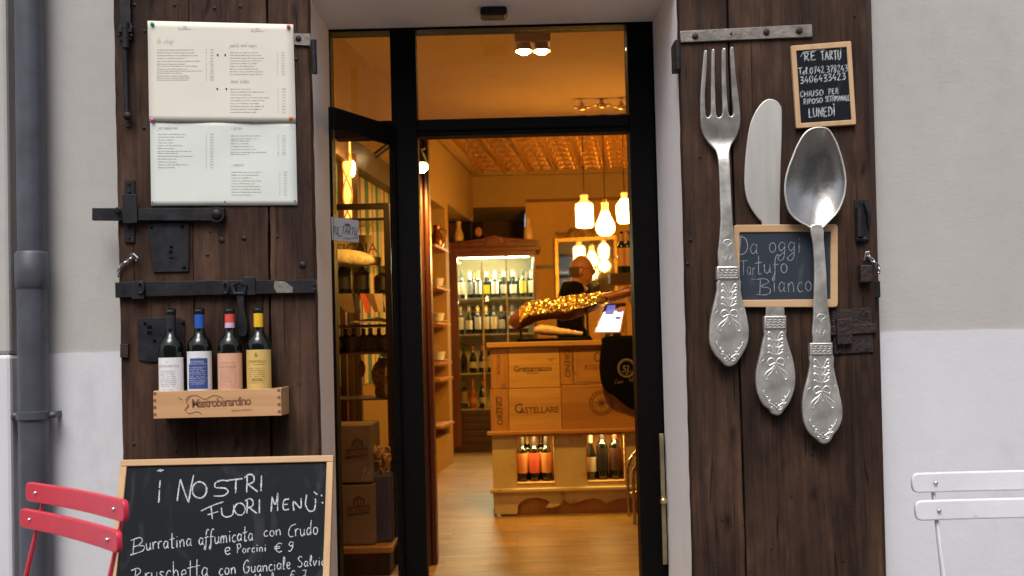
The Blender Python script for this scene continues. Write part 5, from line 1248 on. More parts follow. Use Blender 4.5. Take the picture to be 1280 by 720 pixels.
put_geo(b, text_geo('s', .03), lambda x, y: V((P(788, 464, APY).x+x, APY-wav(c.x+x, c.z+y)-.0125, P(788, 465, APY).z+y)))
hand(b, 'Cinco', 768, 480, 5.5, fa, slope=-9, sx=.8, lw=.45, slant=.3); hand(b, 'Jotas'.replace('J', 'I'), 786, 477, 5.5, fa, slope=-9, sx=.8, lw=.45, slant=.3)
obj('emblem', b, mat('emblem_print', (.22, .20, .18), .8), apn)

# stool by the counter
stz = FL
sto = thing('bar_stool', 'chrome tubular bar stool leg in front of the counter at the right jamb', 'stool', (P(800, 640, CY-.25).x+.15, CY-.25, FL))
sx_ = P(788, 640, CY-.2).x; chrome = mat('dull_chrome', (.42, .38, .33), .25, 1, .1, 20)
for dx_, dy_ in ((0, 0), (0, -.3)):
    b = NB(); tube(b, cat_rom([(sx_, CY-.12+dy_, FL), (sx_, CY-.12+dy_, .42), (sx_+.03, CY-.12+dy_, .50), (sx_+.09, CY-.12+dy_, .56), (sx_+.2, CY-.12+dy_, .60), (sx_+.36, CY-.12+dy_, .61), (sx_+.40, CY-.12+dy_, .56), (sx_+.40, CY-.12+dy_, FL)], 5), .0105, 10); obj('leg', b, chrome, sto, smooth=50)
b = NB(); tube(b, [(sx_+.002, CY-.12, .27), (sx_+.40, CY-.12, .36)], .008, 8); obj('footrest', b, chrome, sto, smooth=50)
obj('seat', bx((sx_+.03, CY-.44, .62), (sx_+.38, CY-.10, .66)), m_darkwood, sto, bevel=.015)

# ------------------------------------------------------------------ ham on its stand, tray, screen, machine on the counter
HY = CY+.22
hm = thing('cured_ham', 'long cured ham leg clamped on a stand on the counter, half wrapped in gold foil', 'ham', P(700, 420, HY))
m_ham = mat('cured_ham_rind', (.15, .045, .02), .35, 0, .4, 14, .4, 30)
path = [(642, 409), (647, 402), (656, 396), (668, 391), (685, 389), (700, 387.5), (716, 385), (735, 380.5), (752, 374.5), (770, 369), (786, 364), (800, 360)]
rad = [.04, .062, .066, .062, .06, .066, .068, .055, .038, .032, .032, .028]
pts = cat_rom([(*P(u, v, HY), r) for (u, v), r in zip(path, rad)], 4)
b = NB(); tube(b, [p[:3] for p in pts], [p[3]*1.0 for p in pts], 18)
for w in b.verts:
    d = noise.noise(w.co*14)*.010+noise.noise(w.co*40)*.004; w.co += V((0, d, d))
obj('leg', b, m_ham, hm, smooth=80)
b = NB(); rg = []; fpts = cat_rom([(*P(u, v, HY), r) for (u, v), r in zip(path, rad)], 11)[14:88]
for i, p in enumerate(fpts):
    row = []
    for k in range(33):
        a_ = R(-14+198*k/32+10*noise.noise(V((i*.12, 5, 1)))); w_ = V((i*.21, k*.33, 2))
        r_ = p[3]*1.06+.008+noise.noise(w_)*.013+abs(noise.noise(w_*2.3))*.014+noise.noise(w_*5)*.004
        row.append(b.verts.new((p[0]+noise.noise(w_*1.7)*.005, p[1]-math.cos(a_)*r_, p[2]+math.sin(a_)*r_+.003)))
    rg.append(row)
for r0, r1 in zip(rg, rg[1:]):
    for k in range(32):
        b.faces.new((r0[k], r0[k+1], r1[k+1])); b.faces.new((r0[k], r1[k+1], r1[k]))
obj('foil_wrap', b, m_foil, hm)
b = NB(); tube(b, [P(735+q[0], 380+q[1], HY-.05) for q in ((-2, 4), (-1, 12), (0, 40))], .008, 8); tube(b, [P(651, 398, HY-.02), P(651, 428, HY-.02)], .009, 8)
obj('holder_post', b, m_iron, hm, smooth=50)
bb = P(752, 375, HY-.05); b = NB(); tube(b, [bb+V((.047*math.cos(t), 0, .034*math.sin(t))) for t in [k*math.pi/12 for k in range(25)]], .0045, 8, False); obj('clamp_ring', b, m_brass, hm, smooth=50)
b = NB()
for k in range(5): tube(b, [bb+V((-.022+k*.011, .004, -.014)), bb+V((-.018+k*.009, -.006, .016))], .004, 6)
obj('clamp_ring', b, m_brass, hm, smooth=50)
hs_ = NB(); box(hs_, (P(646, 420, HY).x, HY-.10, ctop+.0005), (P(735, 420, HY).x, HY+.10, ctop+.022))
obj('stand_board', hs_, m_black_frame, hm, bevel=.004)
tr_ = thing('meat_tray', 'pale carved meat piece on a black tray in front of the ham', 'food tray', P(700, 424, CY+.06))
b = NB(); box(b, (P(650, 420, CY+.05).x, CY+.0, ctop+.0005), (P(735, 420, CY+.05).x, CY+.11, ctop+.018)); obj('tray', b, m_black_frame, tr_, bevel=.003)
b = NB(); mp_ = cat_rom([(*P(u, v, CY+.06), r) for (u, v, r) in ((668, 413, .016), (674, 412, .030), (686, 413, .033), (700, 415, .026), (715, 416, .02), (728, 417.5, .012))], 4); tube(b, [p[:3] for p in mp_], [p[3] for p in mp_], 14)
for w in b.verts: w.co += V((0, 0, noise.noise(w.co*45)*.006))
obj('carved_meat', b, mat('pale_cured_meat', (.72, .52, .34), .45, 0, .25, 30, .3, 60), tr_, smooth=70)
SCY = CY+.16
sc_ = thing('screen', 'small lit till screen with orange frame tilted on the counter', 'screen', P(760, 416, SCY))
def lean_quad(bm, q, Ya, Yb, th):
    f_ = [P(q[0][0], q[0][1], Yb), P(q[1][0], q[1][1], Yb), P(q[2][0], q[2][1], Ya), P(q[3][0], q[3][1], Ya)]
    return hexa(bm, f_, [p+V((0, th, .004)) for p in f_])
obj('case', lean_quad(NB(), [(757.5, 379.5), (783, 379), (776.5, 416), (742, 416.5)], SCY, SCY+.10, .015), mat('orange_case', (.45, .19, .06), .4), sc_, bevel=.003)
panel_ = obj('display', lean_quad(NB(), [(758.8, 381.5), (780.5, 381), (774.3, 414), (744.8, 414.5)], SCY-.002, SCY+.098, .0015), emit('lit_display', (.86, .90, 1.0), 1.5), sc_)
for (q, cname, cc) in (([(759.5, 382.3), (769.5, 382), (767, 393.2), (755.8, 393.5)], 'blue_picture', (.10, .12, .34)), ([(771.8, 387), (778.5, 387), (777.6, 390.3), (771, 390.3)], 'dark_button', (.06, .05, .14)), ([(769.5, 396.5), (776.4, 396.3), (775.8, 399), (769, 399.2)], 'dark_button', (.05, .05, .16))):
    obj('display_tile', lean_quad(NB(), q, SCY-.0045+.098*(414-q[2][1])/33, SCY-.0045+.098*(414-q[0][1])/33, .001), MATS.get(cname) or emit(cname, cc, 1.0), panel_)
MCY = CY+.36
mc = thing('slicing_machine', 'shiny steel slicer behind the till screen on the counter', 'machine', P(770, 415, MCY))
cx = P(767, 392, MCY)
b = NB(); lathe(b, [(.085, ctop+.001), (.09, ctop+.05), (.088, cx.z+.02), (.082, cx.z+.05), (.05, cx.z+.066), (0, cx.z+.07)], (cx.x, MCY, 0), 24); obj('housing', b, mat('polished_steel', (.7, .66, .6), .15, 1, .1, 20), mc, smooth=40)
b = NB(); tube(b, cat_rom([(*P(784, 362, MCY-.1),), (*P(787, 374, MCY-.1),), (*P(794, 388, MCY-.1),), (*P(797, 402, MCY-.1),), (*P(796, 420, MCY-.1),)], 5), .006, 8); obj('cable', b, m_white, mc, smooth=50)
for k, (ua, va, ub, vb_) in enumerate(((781, 361, 800, 352), (786, 368, 802, 360))):
    b = NB(); tube(b, [P(ua, va, MCY), P(ub, vb_, MCY)], .012, 10); obj('steel_arm', b, MATS['polished_steel'], mc, smooth=50)
# tap shelf at the right
ts = thing('bottle_shelf', 'dark wooden shelf above the till screen with bottles on it', 'shelf', P(790, 352, MCY+.2))
TSY = MCY+.2; xa_ = P(763, 346, TSY).x; zt_ = P(785, 341, TSY).z; zb_ = P(785, 354, TSY).z
obj('board', bx((xa_, TSY, zb_), (1.9, TSY+.25, zt_)), m_darkwood, ts, bevel=.004)
obj('bracket', bx((1.2, TSY+.1, FL), (1.26, TSY+.2, zb_-.001)), m_darkwood, ts)
for k, (u, d) in enumerate(((778, 'nearest the mirror'), (786, 'next to the jamb'))):
    bottle(P(u, 340, TSY+.1).x, TSY+.1, zt_, 'bord', 'dark bottle on the right hand shelf above the screen, '+d, 'bottles on the shelf above the screen', (.4, .2, .08), (.3, .16, .05))

# ------------------------------------------------------------------ the man behind the counter
def skin(name, joints, edges, m, parent, sub=2, smooth=True):
    me = bpy.data.meshes.new(name); keys = list(joints)
    me.from_pydata([joints[k][0] for k in keys], [(keys.index(a), keys.index(b)) for a, b in edges], [])
    o = bpy.data.objects.new(name, me); COL.objects.link(o)
    md = o.modifiers.new('skin', 'SKIN'); me.skin_vertices or o.modifiers
    for i, k in enumerate(keys):
        s = me.skin_vertices[0].data[i]; r = joints[k][1]; s.radius = r if isinstance(r, tuple) else (r, r); s.use_root = (i == 0)
    sb_ = o.modifiers.new('sub', 'SUBSURF'); sb_.levels = sub; sb_.render_levels = sub
    dg = bpy.context.evaluated_depsgraph_get(); dg.update()
    me2 = bpy.data.meshes.new_from_object(o.evaluated_get(dg)); bpy.data.objects.remove(o)
    return finish(name, me2, m, parent, smooth=80)
MY = Yz(7.9); mh = P(727.5, 338, MY); mx_, hz = mh.x, mh.z
man = thing('person', 'balding man in a dark jacket and pale collar standing behind the counter', 'person', (mx_-.10, MY, FL))
m_skin = mat('skin', (.47, .22, .12), .5, 0, .08, 20); m_jack = mat('dark_jacket', (.005, .0045, .005), .9, 0, .3, 30, .2, 80, spec=.1); m_trous = mat('dark_trousers', (.02, .02, .024), .85)
b0 = mx_-.10
J = lambda x, y, z: V((b0+x, MY+y, z))
hd_ = NB(); g = bmesh.ops.create_uvsphere(hd_, u_segments=28, v_segments=22, radius=1)
for w in hd_.verts:                                   # head looks to the right and a little down, towards the ham
    x, y, z = w.co
    X_ = x*.092; Y_ = y*.074; Z_ = z*.122
    if z < 0: X_ *= 1-.18*(-z); Y_ *= 1-.22*(-z)
    if z < -.2 and x > 0: X_ += .018*min(1, (-z-.2)*2)*x
    if x > .55 and abs(y) < .30: 
        k_ = (1-abs(y)/.30); X_ += .030*k_*math.exp(-((z+.16)/.16)**2)             # nose
        X_ += .008*k_*math.exp(-((z+.50)/.08)**2)                                   # lips
    if x > .4 and abs(abs(y)-.42) < .2: X_ -= .010*math.exp(-((z-.05)/.12)**2)      # eye sockets
    if x > .4: X_ += .006*math.exp(-((z-.20)/.07)**2)                               # brow
    w.co = V((mx_+X_, MY+Y_-.0, hz+Z_))
for s in (-1, 1): ball(hd_, (mx_-.012, MY+s*.078, hz-.012), .030, (.65, .35, 1.05), 2)
nk = hz-.10
tube(hd_, [(mx_-.03, MY, nk+.03), (mx_-.05, MY, nk-.03), (mx_-.06, MY, nk-.06)], [.055, .058, .07], 16)
# hands with fingers resting on the worktop behind the counter
for s in (-1, 1):
    hx = V((b0+.26, MY+s*.13-.06, 1.13)); tube(hd_, [hx-V((.09, 0, .0)), hx-V((.04, 0, 0)), hx+V((.02, 0, 0)), hx+V((.06, 0, -.005))], [.028, .026, .036, .030], 12, True, .6)
    for k in range(4):
        f0 = hx+V((.055, -.026+k*.0175, 0)); Lf = (.062, .074, .08, .07)[k]
        tube(hd_, [f0, f0+V((Lf*.5, 0, .004)), f0+V((Lf*.85, 0, -.012)), f0+V((Lf, 0, -.026))], [.0095, .009, .008, .006], 8)
    t0_ = hx+V((.0, -s*.032, 0)); tube(hd_, [t0_, t0_+V((.03, -s*.022, 0)), t0_+V((.062, -s*.03, -.008))], [.012, .0105, .008], 8)
body = obj('body', hd_, m_skin, man, smooth=80)
for s in (-1, 1):
    b = NB(); ball(b, (mx_+.088, MY+s*.030, hz+.005), .0105, (.7, 1, 1), 2); obj('eye', b, m_white, body, smooth=60)
b = NB(); tube(b, cat_rom([(mx_+.103, MY-.016, hz-.064), (mx_+.108, MY, hz-.066), (mx_+.103, MY+.016, hz-.064)], 4), .003, 6); obj('mouth', b, mat('lips', (.30, .10, .08), .5), body)
b = NB()
for s in (-1, 1):
    tube(b, [(mx_+.106, MY+s*.032+.022*math.cos(t), hz+.005+.017*math.sin(t)) for t in [k*math.pi/8 for k in range(17)]], .0018, 6, False); tube(b, [(mx_+.104, MY+s*.054, hz+.01), (mx_-.01, MY+s*.082, hz+.012)], .0018, 6)
tube(b, [(mx_+.107, MY-.010, hz+.009), (mx_+.107, MY+.010, hz+.009)], .0018, 6); obj('glasses', b, m_iron, body)
b = NB(); g = bmesh.ops.create_uvsphere(b, u_segments=24, v_segments=16, radius=1)
kill = [w for w in b.verts if w.co.x > .12-.5*max(0, -w.co.z) or w.co.z > .35 or w.co.z < -.55]
bmesh.ops.delete(b, geom=kill, context='VERTS')
for w in b.verts: w.co = V((mx_+w.co.x*.1045, MY+w.co.y*.082, hz+w.co.z*.130))
obj('hair', b, mat('short_grey_hair', (.10, .075, .055), .9, 0, .3, 80, .5, 200), man, smooth=60)
zs_ = nk-.045
skin('jacket', {'hip': (J(0, 0, 1.02), (.17, .12)), 'waist': (J(-.005, 0, 1.18), (.16, .115)), 'chest': (J(.0, 0, zs_-.12), (.19, .125)), 'top': (J(.015, 0, zs_+.0), (.13, .09)), 'nk': (J(.03, 0, zs_+.035), (.075, .07)),
     'sl': (J(.01, -.19, zs_-.03), .075), 'el': (J(.02, -.25, zs_-.30), .060), 'wl': (J(.19, -.19, 1.13), .044), 'sr': (J(.01, .19, zs_-.03), .075), 'er': (J(.02, .25, zs_-.30), .060), 'wr': (J(.19, .07, 1.13), .044)},
     [('hip', 'waist'), ('waist', 'chest'), ('chest', 'top'), ('top', 'nk'), ('top', 'sl'), ('sl', 'el'), ('el', 'wl'), ('top', 'sr'), ('sr', 'er'), ('er', 'wr')], m_jack, man)
skin('trousers', {'p': (J(0, 0, 1.0), (.16, .12)), 'hl': (J(0, -.10, .93), .095), 'kl': (J(.01, -.11, .58), .068), 'al': (J(-.01, -.11, .21), .055), 'hr': (J(0, .10, .93), .095), 'kr': (J(.01, .11, .58), .068), 'ar': (J(-.01, .11, .21), .055)},
     [('p', 'hl'), ('hl', 'kl'), ('kl', 'al'), ('p', 'hr'), ('hr', 'kr'), ('kr', 'ar')], m_trous, man)
for s in (-1, 1):
    b = NB(); tube(b, [J(-.05, s*.11, FL+.05), J(.06, s*.11, FL+.045), J(.17, s*.11, FL+.03), J(.21, s*.11, FL+.028)], [.045, .05, .04, .025], 12, True, .9); obj('shoe', b, m_black_frame, man, smooth=60)
b = NB(); tube(b, [(mx_-.06+.082*math.cos(t), MY+.078*math.sin(t), nk-.022-.03*math.cos(t)) for t in [k*math.pi/9 for k in range(19)]], .021, 8, False); obj('collar', b, mat('pale_collar', (.55, .48, .38), .8), man, smooth=60)
# worktop behind the counter he leans on
obj('worktop', bx((.1, CY+.67, 1.06), (1.75, CY+.95, 1.095)), m_counter, ct)

# ------------------------------------------------------------------ pendants, mirror
PY_ = Yz(8.5)
m_shade = emit('glowing_milk_glass', (1.0, .58, .17), 13.0)
m_neck = emit('dim_amber_glass', (1.0, .45, .09), 1.3)
S85 = 8.5/F
def pendant(u, vt, vb, prof, desc):
    zt_2, zb2 = P(u, vt, PY_).z, P(u, vb, PY_).z; x_ = P(u, vb, PY_).x
    t = thing('pendant_lamp', desc, 'pendant lamp', (x_, PY_, zb2), 'bottle shaped pendant lamps over the counter')
    H_ = zt_2-zb2
    lo_ = [q for q in prof if q[1] <= .80]; hi_ = [lo_[-1]]+[q for q in prof if q[1] > .80]
    obj('neck', lathe(NB(), [(r*S85, z*H_) for r, z in hi_], (x_, PY_, zb2), 24, caps=False), m_neck, t, smooth=50)
    obj('shade', lathe(NB(), [(r*S85, z*H_) for r, z in lo_], (x_, PY_, zb2), 24), m_shade, t, smooth=50)
    b = NB(); tube(b, [(x_, PY_, zt_2-.004), (x_, PY_, zt_2+.03)], .018, 10); obj('socket', b, m_brass, t, smooth=50)
    b = NB(); tube(b, [(x_, PY_, zt_2+.03), (x_, PY_, CEIL-.03)], .004, 6); obj('cord', b, m_iron, t)
    b = NB(); lathe(b, [(.04, CEIL-.03), (.045, CEIL-.012)], (x_, PY_, 0), 16); obj('ceiling_rose', b, m_brass, t, smooth=50)
    lamp('bulb', 'POINT', (x_, PY_, zb2-.10), PEN, WARM, .07, t)
PEN = 27
pendant(731, 244, 284, [(0, 0), (9.5, 0), (11, .03), (11, .62), (10.4, .72), (5, .84), (4.4, .9), (5, .95), (4.8, 1), (0, 1)], 'left glowing pendant lamp, straight sided wide bottle shape')
pendant(757, 253.5, 294.5, [(0, 0), (6, .01), (10.5, .10), (12, .22), (11, .38), (7, .58), (4.6, .74), (4, .9), (4.6, .97), (4.4, 1), (0, 1)], 'middle glowing pendant lamp, lowest, round drop shaped bottle')
pendant(781, 241, 278.5, [(0, 0), (7.5, 0), (9, .04), (10.6, .4), (10.4, .58), (7, .7), (4, .8), (3.6, .9), (4.2, .97), (4, 1), (0, 1)], 'right glowing pendant lamp, flask shape near the door jamb')
MRY = YB-.08
mr = thing('wall_mirror', 'gilt framed mirror with carved crest on the back wall behind the man', 'mirror', P(732, 372, MRY))
mq = [(693, 298), (771, 294), (773, 372), (695, 375)]; mi = [(698, 303), (766.5, 299.5), (768.5, 367), (700, 370)]
b = NB(); n = 4
o0 = [P(*p, MRY-.03) for p in mq]; i0 = [P(*p, MRY-.02) for p in mi]; o1 = [p+V((0, .055, 0)) for p in o0]
of = [b.verts.new(p) for p in o0]; inf = [b.verts.new(p) for p in i0]; ob = [b.verts.new(p) for p in o1]; ib = [b.verts.new(V((p.x, MRY+.025, p.z))) for p in i0]
for i in range(4):
    j = (i+1) % 4; b.faces.new((of[i], of[j], inf[j], inf[i])); b.faces.new((of[j], of[i], ob[i], ob[j])); b.faces.new((inf[i], inf[j], ib[j], ib[i])); b.faces.new((ob[j], ob[i], ib[i], ib[j]))
obj('frame', b, m_gold, mr, bevel=.006)
b = NB(); hexa(b, [P(*p, MRY-.004) for p in mi], [P(*p, MRY+.01) for p in mi]); obj('mirror_glass', b, mat('mirror_silver', (.82, .82, .8), .03, 1, .02, 3, rvar=.01), mr)
b = NB(); rr = random.Random(4)
for k in range(46):
    u = rr.uniform(694, 764); hgt = 6+9*math.exp(-((u-731)/16)**2); v = 297.5-(u-694)*.05-rr.uniform(0, hgt)
    tube(b, [P(u+math.cos(t)*rr.uniform(1, 2.6), v+math.sin(t)*1.8, MRY-.02) for t in [q_*.9 for q_ in range(7)]], .006, 5)
obj('carved_crest', b, mat('dark_carved_gilt', (.22, .11, .035), .5, .4, .4, 30), mr, smooth=60)
for o in [c for c in bpy.data.objects if c.parent == mr]:     # the mirror hangs tilted a little forward and askew
    for w in o.data.vertices: w.co.y -= .0594*w.co.x+.034*(w.co.z-.6)
# thin dado rail on the back wall
obj('wall_rail', bx((xs+.01, YB-.02, P(680, 334, YB).z-.02), (P(694, 330, YB).x-.02, YB-.001, P(680, 334, YB).z+.02)), m_darkwood, bld)

# ------------------------------------------------------------------ wine cabinet
FY = Yz(10.5)
fx0, fx1 = P(562, 440, FY).x, P(672.5, 430, FY).x
def fz_(v): return P(617, v, FY).z
fr2 = thing('wine_cabinet', 'tall lit mahogany wine cabinet with glass front and pediment against the back wall', 'wine cabinet', ((fx0+fx1)/2, FY, FL))
gx0, gx1 = P(573, 380, FY).x, P(668.5, 375, FY).x
gz1, gz0 = fz_(321), fz_(515); ftop = fz_(308)
D = .62
obj('door_stile', bx((fx0, FY, FL+.06), (gx0, FY+.05, ftop)), m_mahog, fr2, bevel=.004); obj('door_stile', bx((gx1, FY, FL+.06), (fx1, FY+.05, ftop)), m_mahog, fr2, bevel=.004)
obj('door_rail', bx((gx0, FY+.002, gz1), (gx1, FY+.05, ftop)), m_mahog, fr2)
obj('lower_panel', bx((gx0, FY+.002, FL+.06), (gx1, FY+.05, gz0)), m_darkwood, fr2)
b = NB()
for k in range(5): box(b, (gx0+.02, FY-.008, FL+.10+k*.072), (gx1-.02, FY+.0015, FL+.15+k*.072))
obj('louvre', b, m_darkwood, fr2, bevel=.004)
obj('base', bx((fx0-.01, FY-.01, FL), (fx1+.01, FY+D, FL+.06)), m_darkwood, fr2)
b = NB(); box(b, (fx0, FY+.05, FL+.06), (fx0+.03, FY+D, ftop)); obj('side_panel', b, m_mahog, fr2); b = NB(); box(b, (fx1-.03, FY+.05, FL+.06), (fx1, FY+D, ftop)); obj('side_panel', b, m_mahog, fr2)
m_fin = mat('cabinet_lining', (.62, .63, .52), .5, 0, .05, 5)
obj('back_panel', bx((fx0+.03, FY+D-.03, FL+.06), (fx1-.03, FY+D, ftop)), m_fin, fr2)
b = NB(); box(b, (fx0+.0305, FY+.051, gz0), (fx0+.036, FY+D-.031, gz1)); box(b, (fx1-.036, FY+.051, gz0), (fx1-.0305, FY+D-.031, gz1)); box(b, (fx0+.0365, FY+.051, gz1+.03), (fx1-.0365, FY+D-.031, gz1+.04)); obj('lining', b, m_fin, fr2)
obj('roof', bx((fx0, FY+.0505, ftop-.03), (fx1, FY+D, ftop)), m_mahog, fr2)
ped = [(561, 313.5), (561, 302), (571, 300), (604, 297.5), (617, 294.5), (630, 297.3), (664, 298.5), (673.5, 300), (673.5, 311), (617, 311.5)]
pdm = slab('pediment', [(561, 313.5), (560.5, 303.5), (604, 297.8), (618, 293.8), (631, 297), (673.5, 300.5), (673.8, 311.5)], FY-.03, .5, .004, m_mahog, fr2, sub=1)
b = NB(); pbox(b, 558.5, 309, 676, 314, FY-.05, FY+.45); obj('cornice', b, m_mahog, pdm, bevel=.006)
for q in ([(566, 309), (603, 308), (604, 301.5), (566, 304.5)], [(607, 308.5), (628, 308), (627, 299), (618, 297.2), (608, 299.2)], [(631, 308), (669, 306.8), (669, 302.5), (632, 300.6)]):
    b = NB(); pp_ = [P(*p, FY-.032) for p in q]; tube(b, pp_+[pp_[0]], .007, 6); obj('moulding', b, m_mahog, pdm, smooth=40)
for u in (604, 634.5):
    b = NB(); x_ = P(u, 400, FY).x; box(b, (x_-.007, FY+.012, gz0), (x_+.007, FY+.026, gz1)); obj('glazing_bar', b, mat('pale_glazing_bar', (.42, .30, .15), .4) if u < 610 else MATS['pale_glazing_bar'], fr2)
obj('glass_pane', bx((gx0, FY+.028, gz0), (gx1, FY+.032, gz1)), m_fglass, fr2)
shv = [fz_(372.5)-.0, fz_(417), fz_(466), fz_(511)]
for z_ in shv:
    b = NB(); box(b, (fx0+.037, FY+.07, z_-.012), (fx1-.037, FY+D-.035, z_)); obj('shelf', b, mat('pale_shelf', (.55, .50, .38), .4) if z_ == shv[0] else MATS['pale_shelf'], fr2)
b = NB(); box(b, (gx0+.05, FY+.06, gz1-.004), (gx1-.05, FY+.085, gz1+.012)); obj('light_tube', b, emit('cabinet_tube', (1, .95, .70), 14), fr2)
lamp('cabinet_light', 'AREA', ((fx0+fx1)/2, FY+.12, gz1-.012), 30, (1, .92, .58), (.75, .08), fr2, rot=(R(-28), 0, 0))
lamp('cabinet_light', 'AREA', ((fx0+fx1)/2, FY+.10, shv[0]-.03), 2.5, (1, .80, .45), (.75, .05), fr2, rot=(R(-20), 0, 0))
rb2 = random.Random(9)
rows_ = [(0, [(576.5, 'bord', (.75, .74, .68), (.03, .05, .03), 'half hidden white label'), (587, 'bord', (.30, .33, .36), (.62, .6, .5), 'blue grey label and pale capsule'), (597.5, 'bord', (.55, .60, .66), (.50, .28, .08), 'pale blue label and orange capsule'), (608, 'burg', (.70, .62, .05), (.55, .5, .35), 'yellow band label'),
              (618.5, 'bord', (.80, .80, .76), (.7, .68, .6), 'broad white label'), (629.5, 'burg', (.78, .77, .73), (.75, .74, .66), 'white label with dark arch'), (641, 'burg', (.80, .79, .75), (.8, .79, .7), 'low white label and white capsule'), (653.5, 'bord', (.68, .60, .10), (.03, .03, .03), 'tall yellow label'), (664, 'bord', (.75, .72, .62), (.5, .5, .4), 'cream label at the right edge')]),
         (1, [(575.5, 'bord', (.66, .63, .52), (.3, .2, .06), 'pale label at the left edge'), (586, 'burg', (.72, .70, .62), (.25, .15, .05), 'low cream label'), (597, 'bord', (.66, .64, .55), (.62, .38, .10), 'cream label and orange neck'), (607.5, 'bord', (.66, .64, .55), (.66, .40, .08), 'cream label and golden neck'), (617, 'bord', (.70, .62, .42), (.05, .04, .03), 'tall straw label'), (626.5, 'burg', (.55, .54, .46), (.4, .33, .2), 'slim greenish glass'), (640, 'bord', (.68, .66, .58), (.1, .08, .05), 'white label behind the foil'), (656, 'bord', (.7, .68, .6), (.1, .05, .03), 'white label right of the foil')]),
         (2, [(579.5, 'burg', None, (.05, .03, .02), 'no visible label'), (591, 'champ', (.58, .56, .30), (.45, .16, .06), 'straw label and copper foil neck'), (602.5, 'champ', (.55, .45, .36), (.45, .13, .08), 'pink label and copper foil neck'), (613, 'bord', (.6, .52, .4), (.1, .05, .03), 'cream label beside the counter')]),
         (3, [(580, 'bord', (.40, .22, .16), (.2, .08, .05), 'rust label'), (591, 'champ', (.66, .22, .07), (.55, .20, .10), 'orange rose glass'), (603, 'champ', (.5, .46, .36), (.4, .12, .07), 'cream label low in the cabinet')])]
for si, lst in rows_:
    nm = ['top shelf', 'second shelf', 'third shelf', 'bottom shelf'][si]
    for k, (u, kd, lc, cc, d) in enumerate(lst):
        y_ = FY+.15+rb2.uniform(-.02, .02)
        bottle(P(u+.3, [355, 400, 450, 495][si], y_).x, y_, shv[si], kd, 'bottle with %s, %s from left on the cabinet %s' % (d, OR[k], nm), 'bottles in the wine cabinet', lc, cc, pm((.40, .10, .03), .1) if 'rose' in d else None)
# second rank at the back of the top shelf
for k, u in enumerate((592.5, 603, 613, 624, 635, 646, 658)):
    y_ = FY+.30
    bottle(P(u, 350, y_).x, y_, shv[0], 'bord', 'bottle in the rear rank of the cabinet top shelf, behind the %s white row gap' % OR[k], 'rear rank bottles in the wine cabinet', None, (.12, .09, .05))
for k, u in enumerate((592, 603, 614, 633, 648)):
    y_ = FY+.32
    bottle(P(u, 398, y_).x, y_, shv[1], 'bord', 'bottle in the rear rank of the second cabinet shelf, %s gap from left' % OR[k], 'rear rank bottles in the wine cabinet', None, (.10, .07, .03))
# on top of the cabinet
TY_ = FY+.10
m_ceram = mat('cream_ceramic', (.60, .40, .18), .35, 0, .15, 10)
def vase(u, vb, vt, desc, tag_='vase'):
    zb3, zt3 = P(u, vb, TY_).z, P(u, vt, TY_).z; x_ = P(u, vb, TY_).x; h = zt3-zb3
    t = obj('ceramic_vase', lathe(NB(), [(0, 0), (.042, .0), (.050, .04*h), (.052, .25*h), (.044, .48*h), (.027, .66*h), (.024, .8*h), (.028, .97*h), (.026, h), (.018, h), (.016, .8*h)], (x_, TY_, zb3), 20, caps=False), m_ceram, loc=(x_, TY_, zb3), smooth=50)
    tag(t, desc, 'vase', 'cream vases on the wine cabinet')
vase(573.5, 303, 277, 'cream bottle vase on the left end of the wine cabinet'); vase(660.5, 300, 273, 'cream bottle vase on the right end of the wine cabinet')
zpt = P(590, 301, TY_).z
b = NB(); box(b, (P(577, 290, TY_).x, TY_+.06, zpt-.02), (P(588, 290, TY_).x, TY_+.14, P(588, 276, TY_).z)); tag(obj('gift_box', b, m_black_frame, loc=(P(583, 300, TY_).x, TY_+.1, zpt), bevel=.004), 'tall black bottle carton beside the left vase on the cabinet', 'carton')
pf = thing('picture_frame', 'small black framed picture with an orange face shape on the cabinet', 'picture frame', (P(597, 300, TY_).x, TY_+.1, zpt-.02))
obj('frame', bx((P(590, 290, TY_).x, TY_+.08, zpt-.02), (P(604, 290, TY_).x, TY_+.10, P(597, 276.5, TY_).z)), m_black_frame, pf, bevel=.004)
b = NB(); q_ = P(598.5, 290, TY_+.078); hexa(b, [q_+V((.036*math.cos(t), 0, .05*math.sin(t))) for t in [k*math.pi/8 for k in range(16)]], [q_+V((.036*math.cos(t), .002, .05*math.sin(t))) for t in [k*math.pi/8 for k in range(16)]]); obj('picture', b, mat('orange_picture', (.40, .15, .05), .6, 0, .4, 30), pf)
b = NB()
for k, (u, v) in enumerate(((570, 265), (575, 262), (580, 264), (586, 263), (591, 266))): tube(b, [P(580+(k-2)*.8, 280, TY_+.12), P(u, v, TY_+.12)], .003, 5)
tag(obj('reed_sticks', b, m_darkwood, loc=P(580, 280, TY_+.12)), 'thin dark reeds fanning out above the black carton', 'reeds', kind=None)

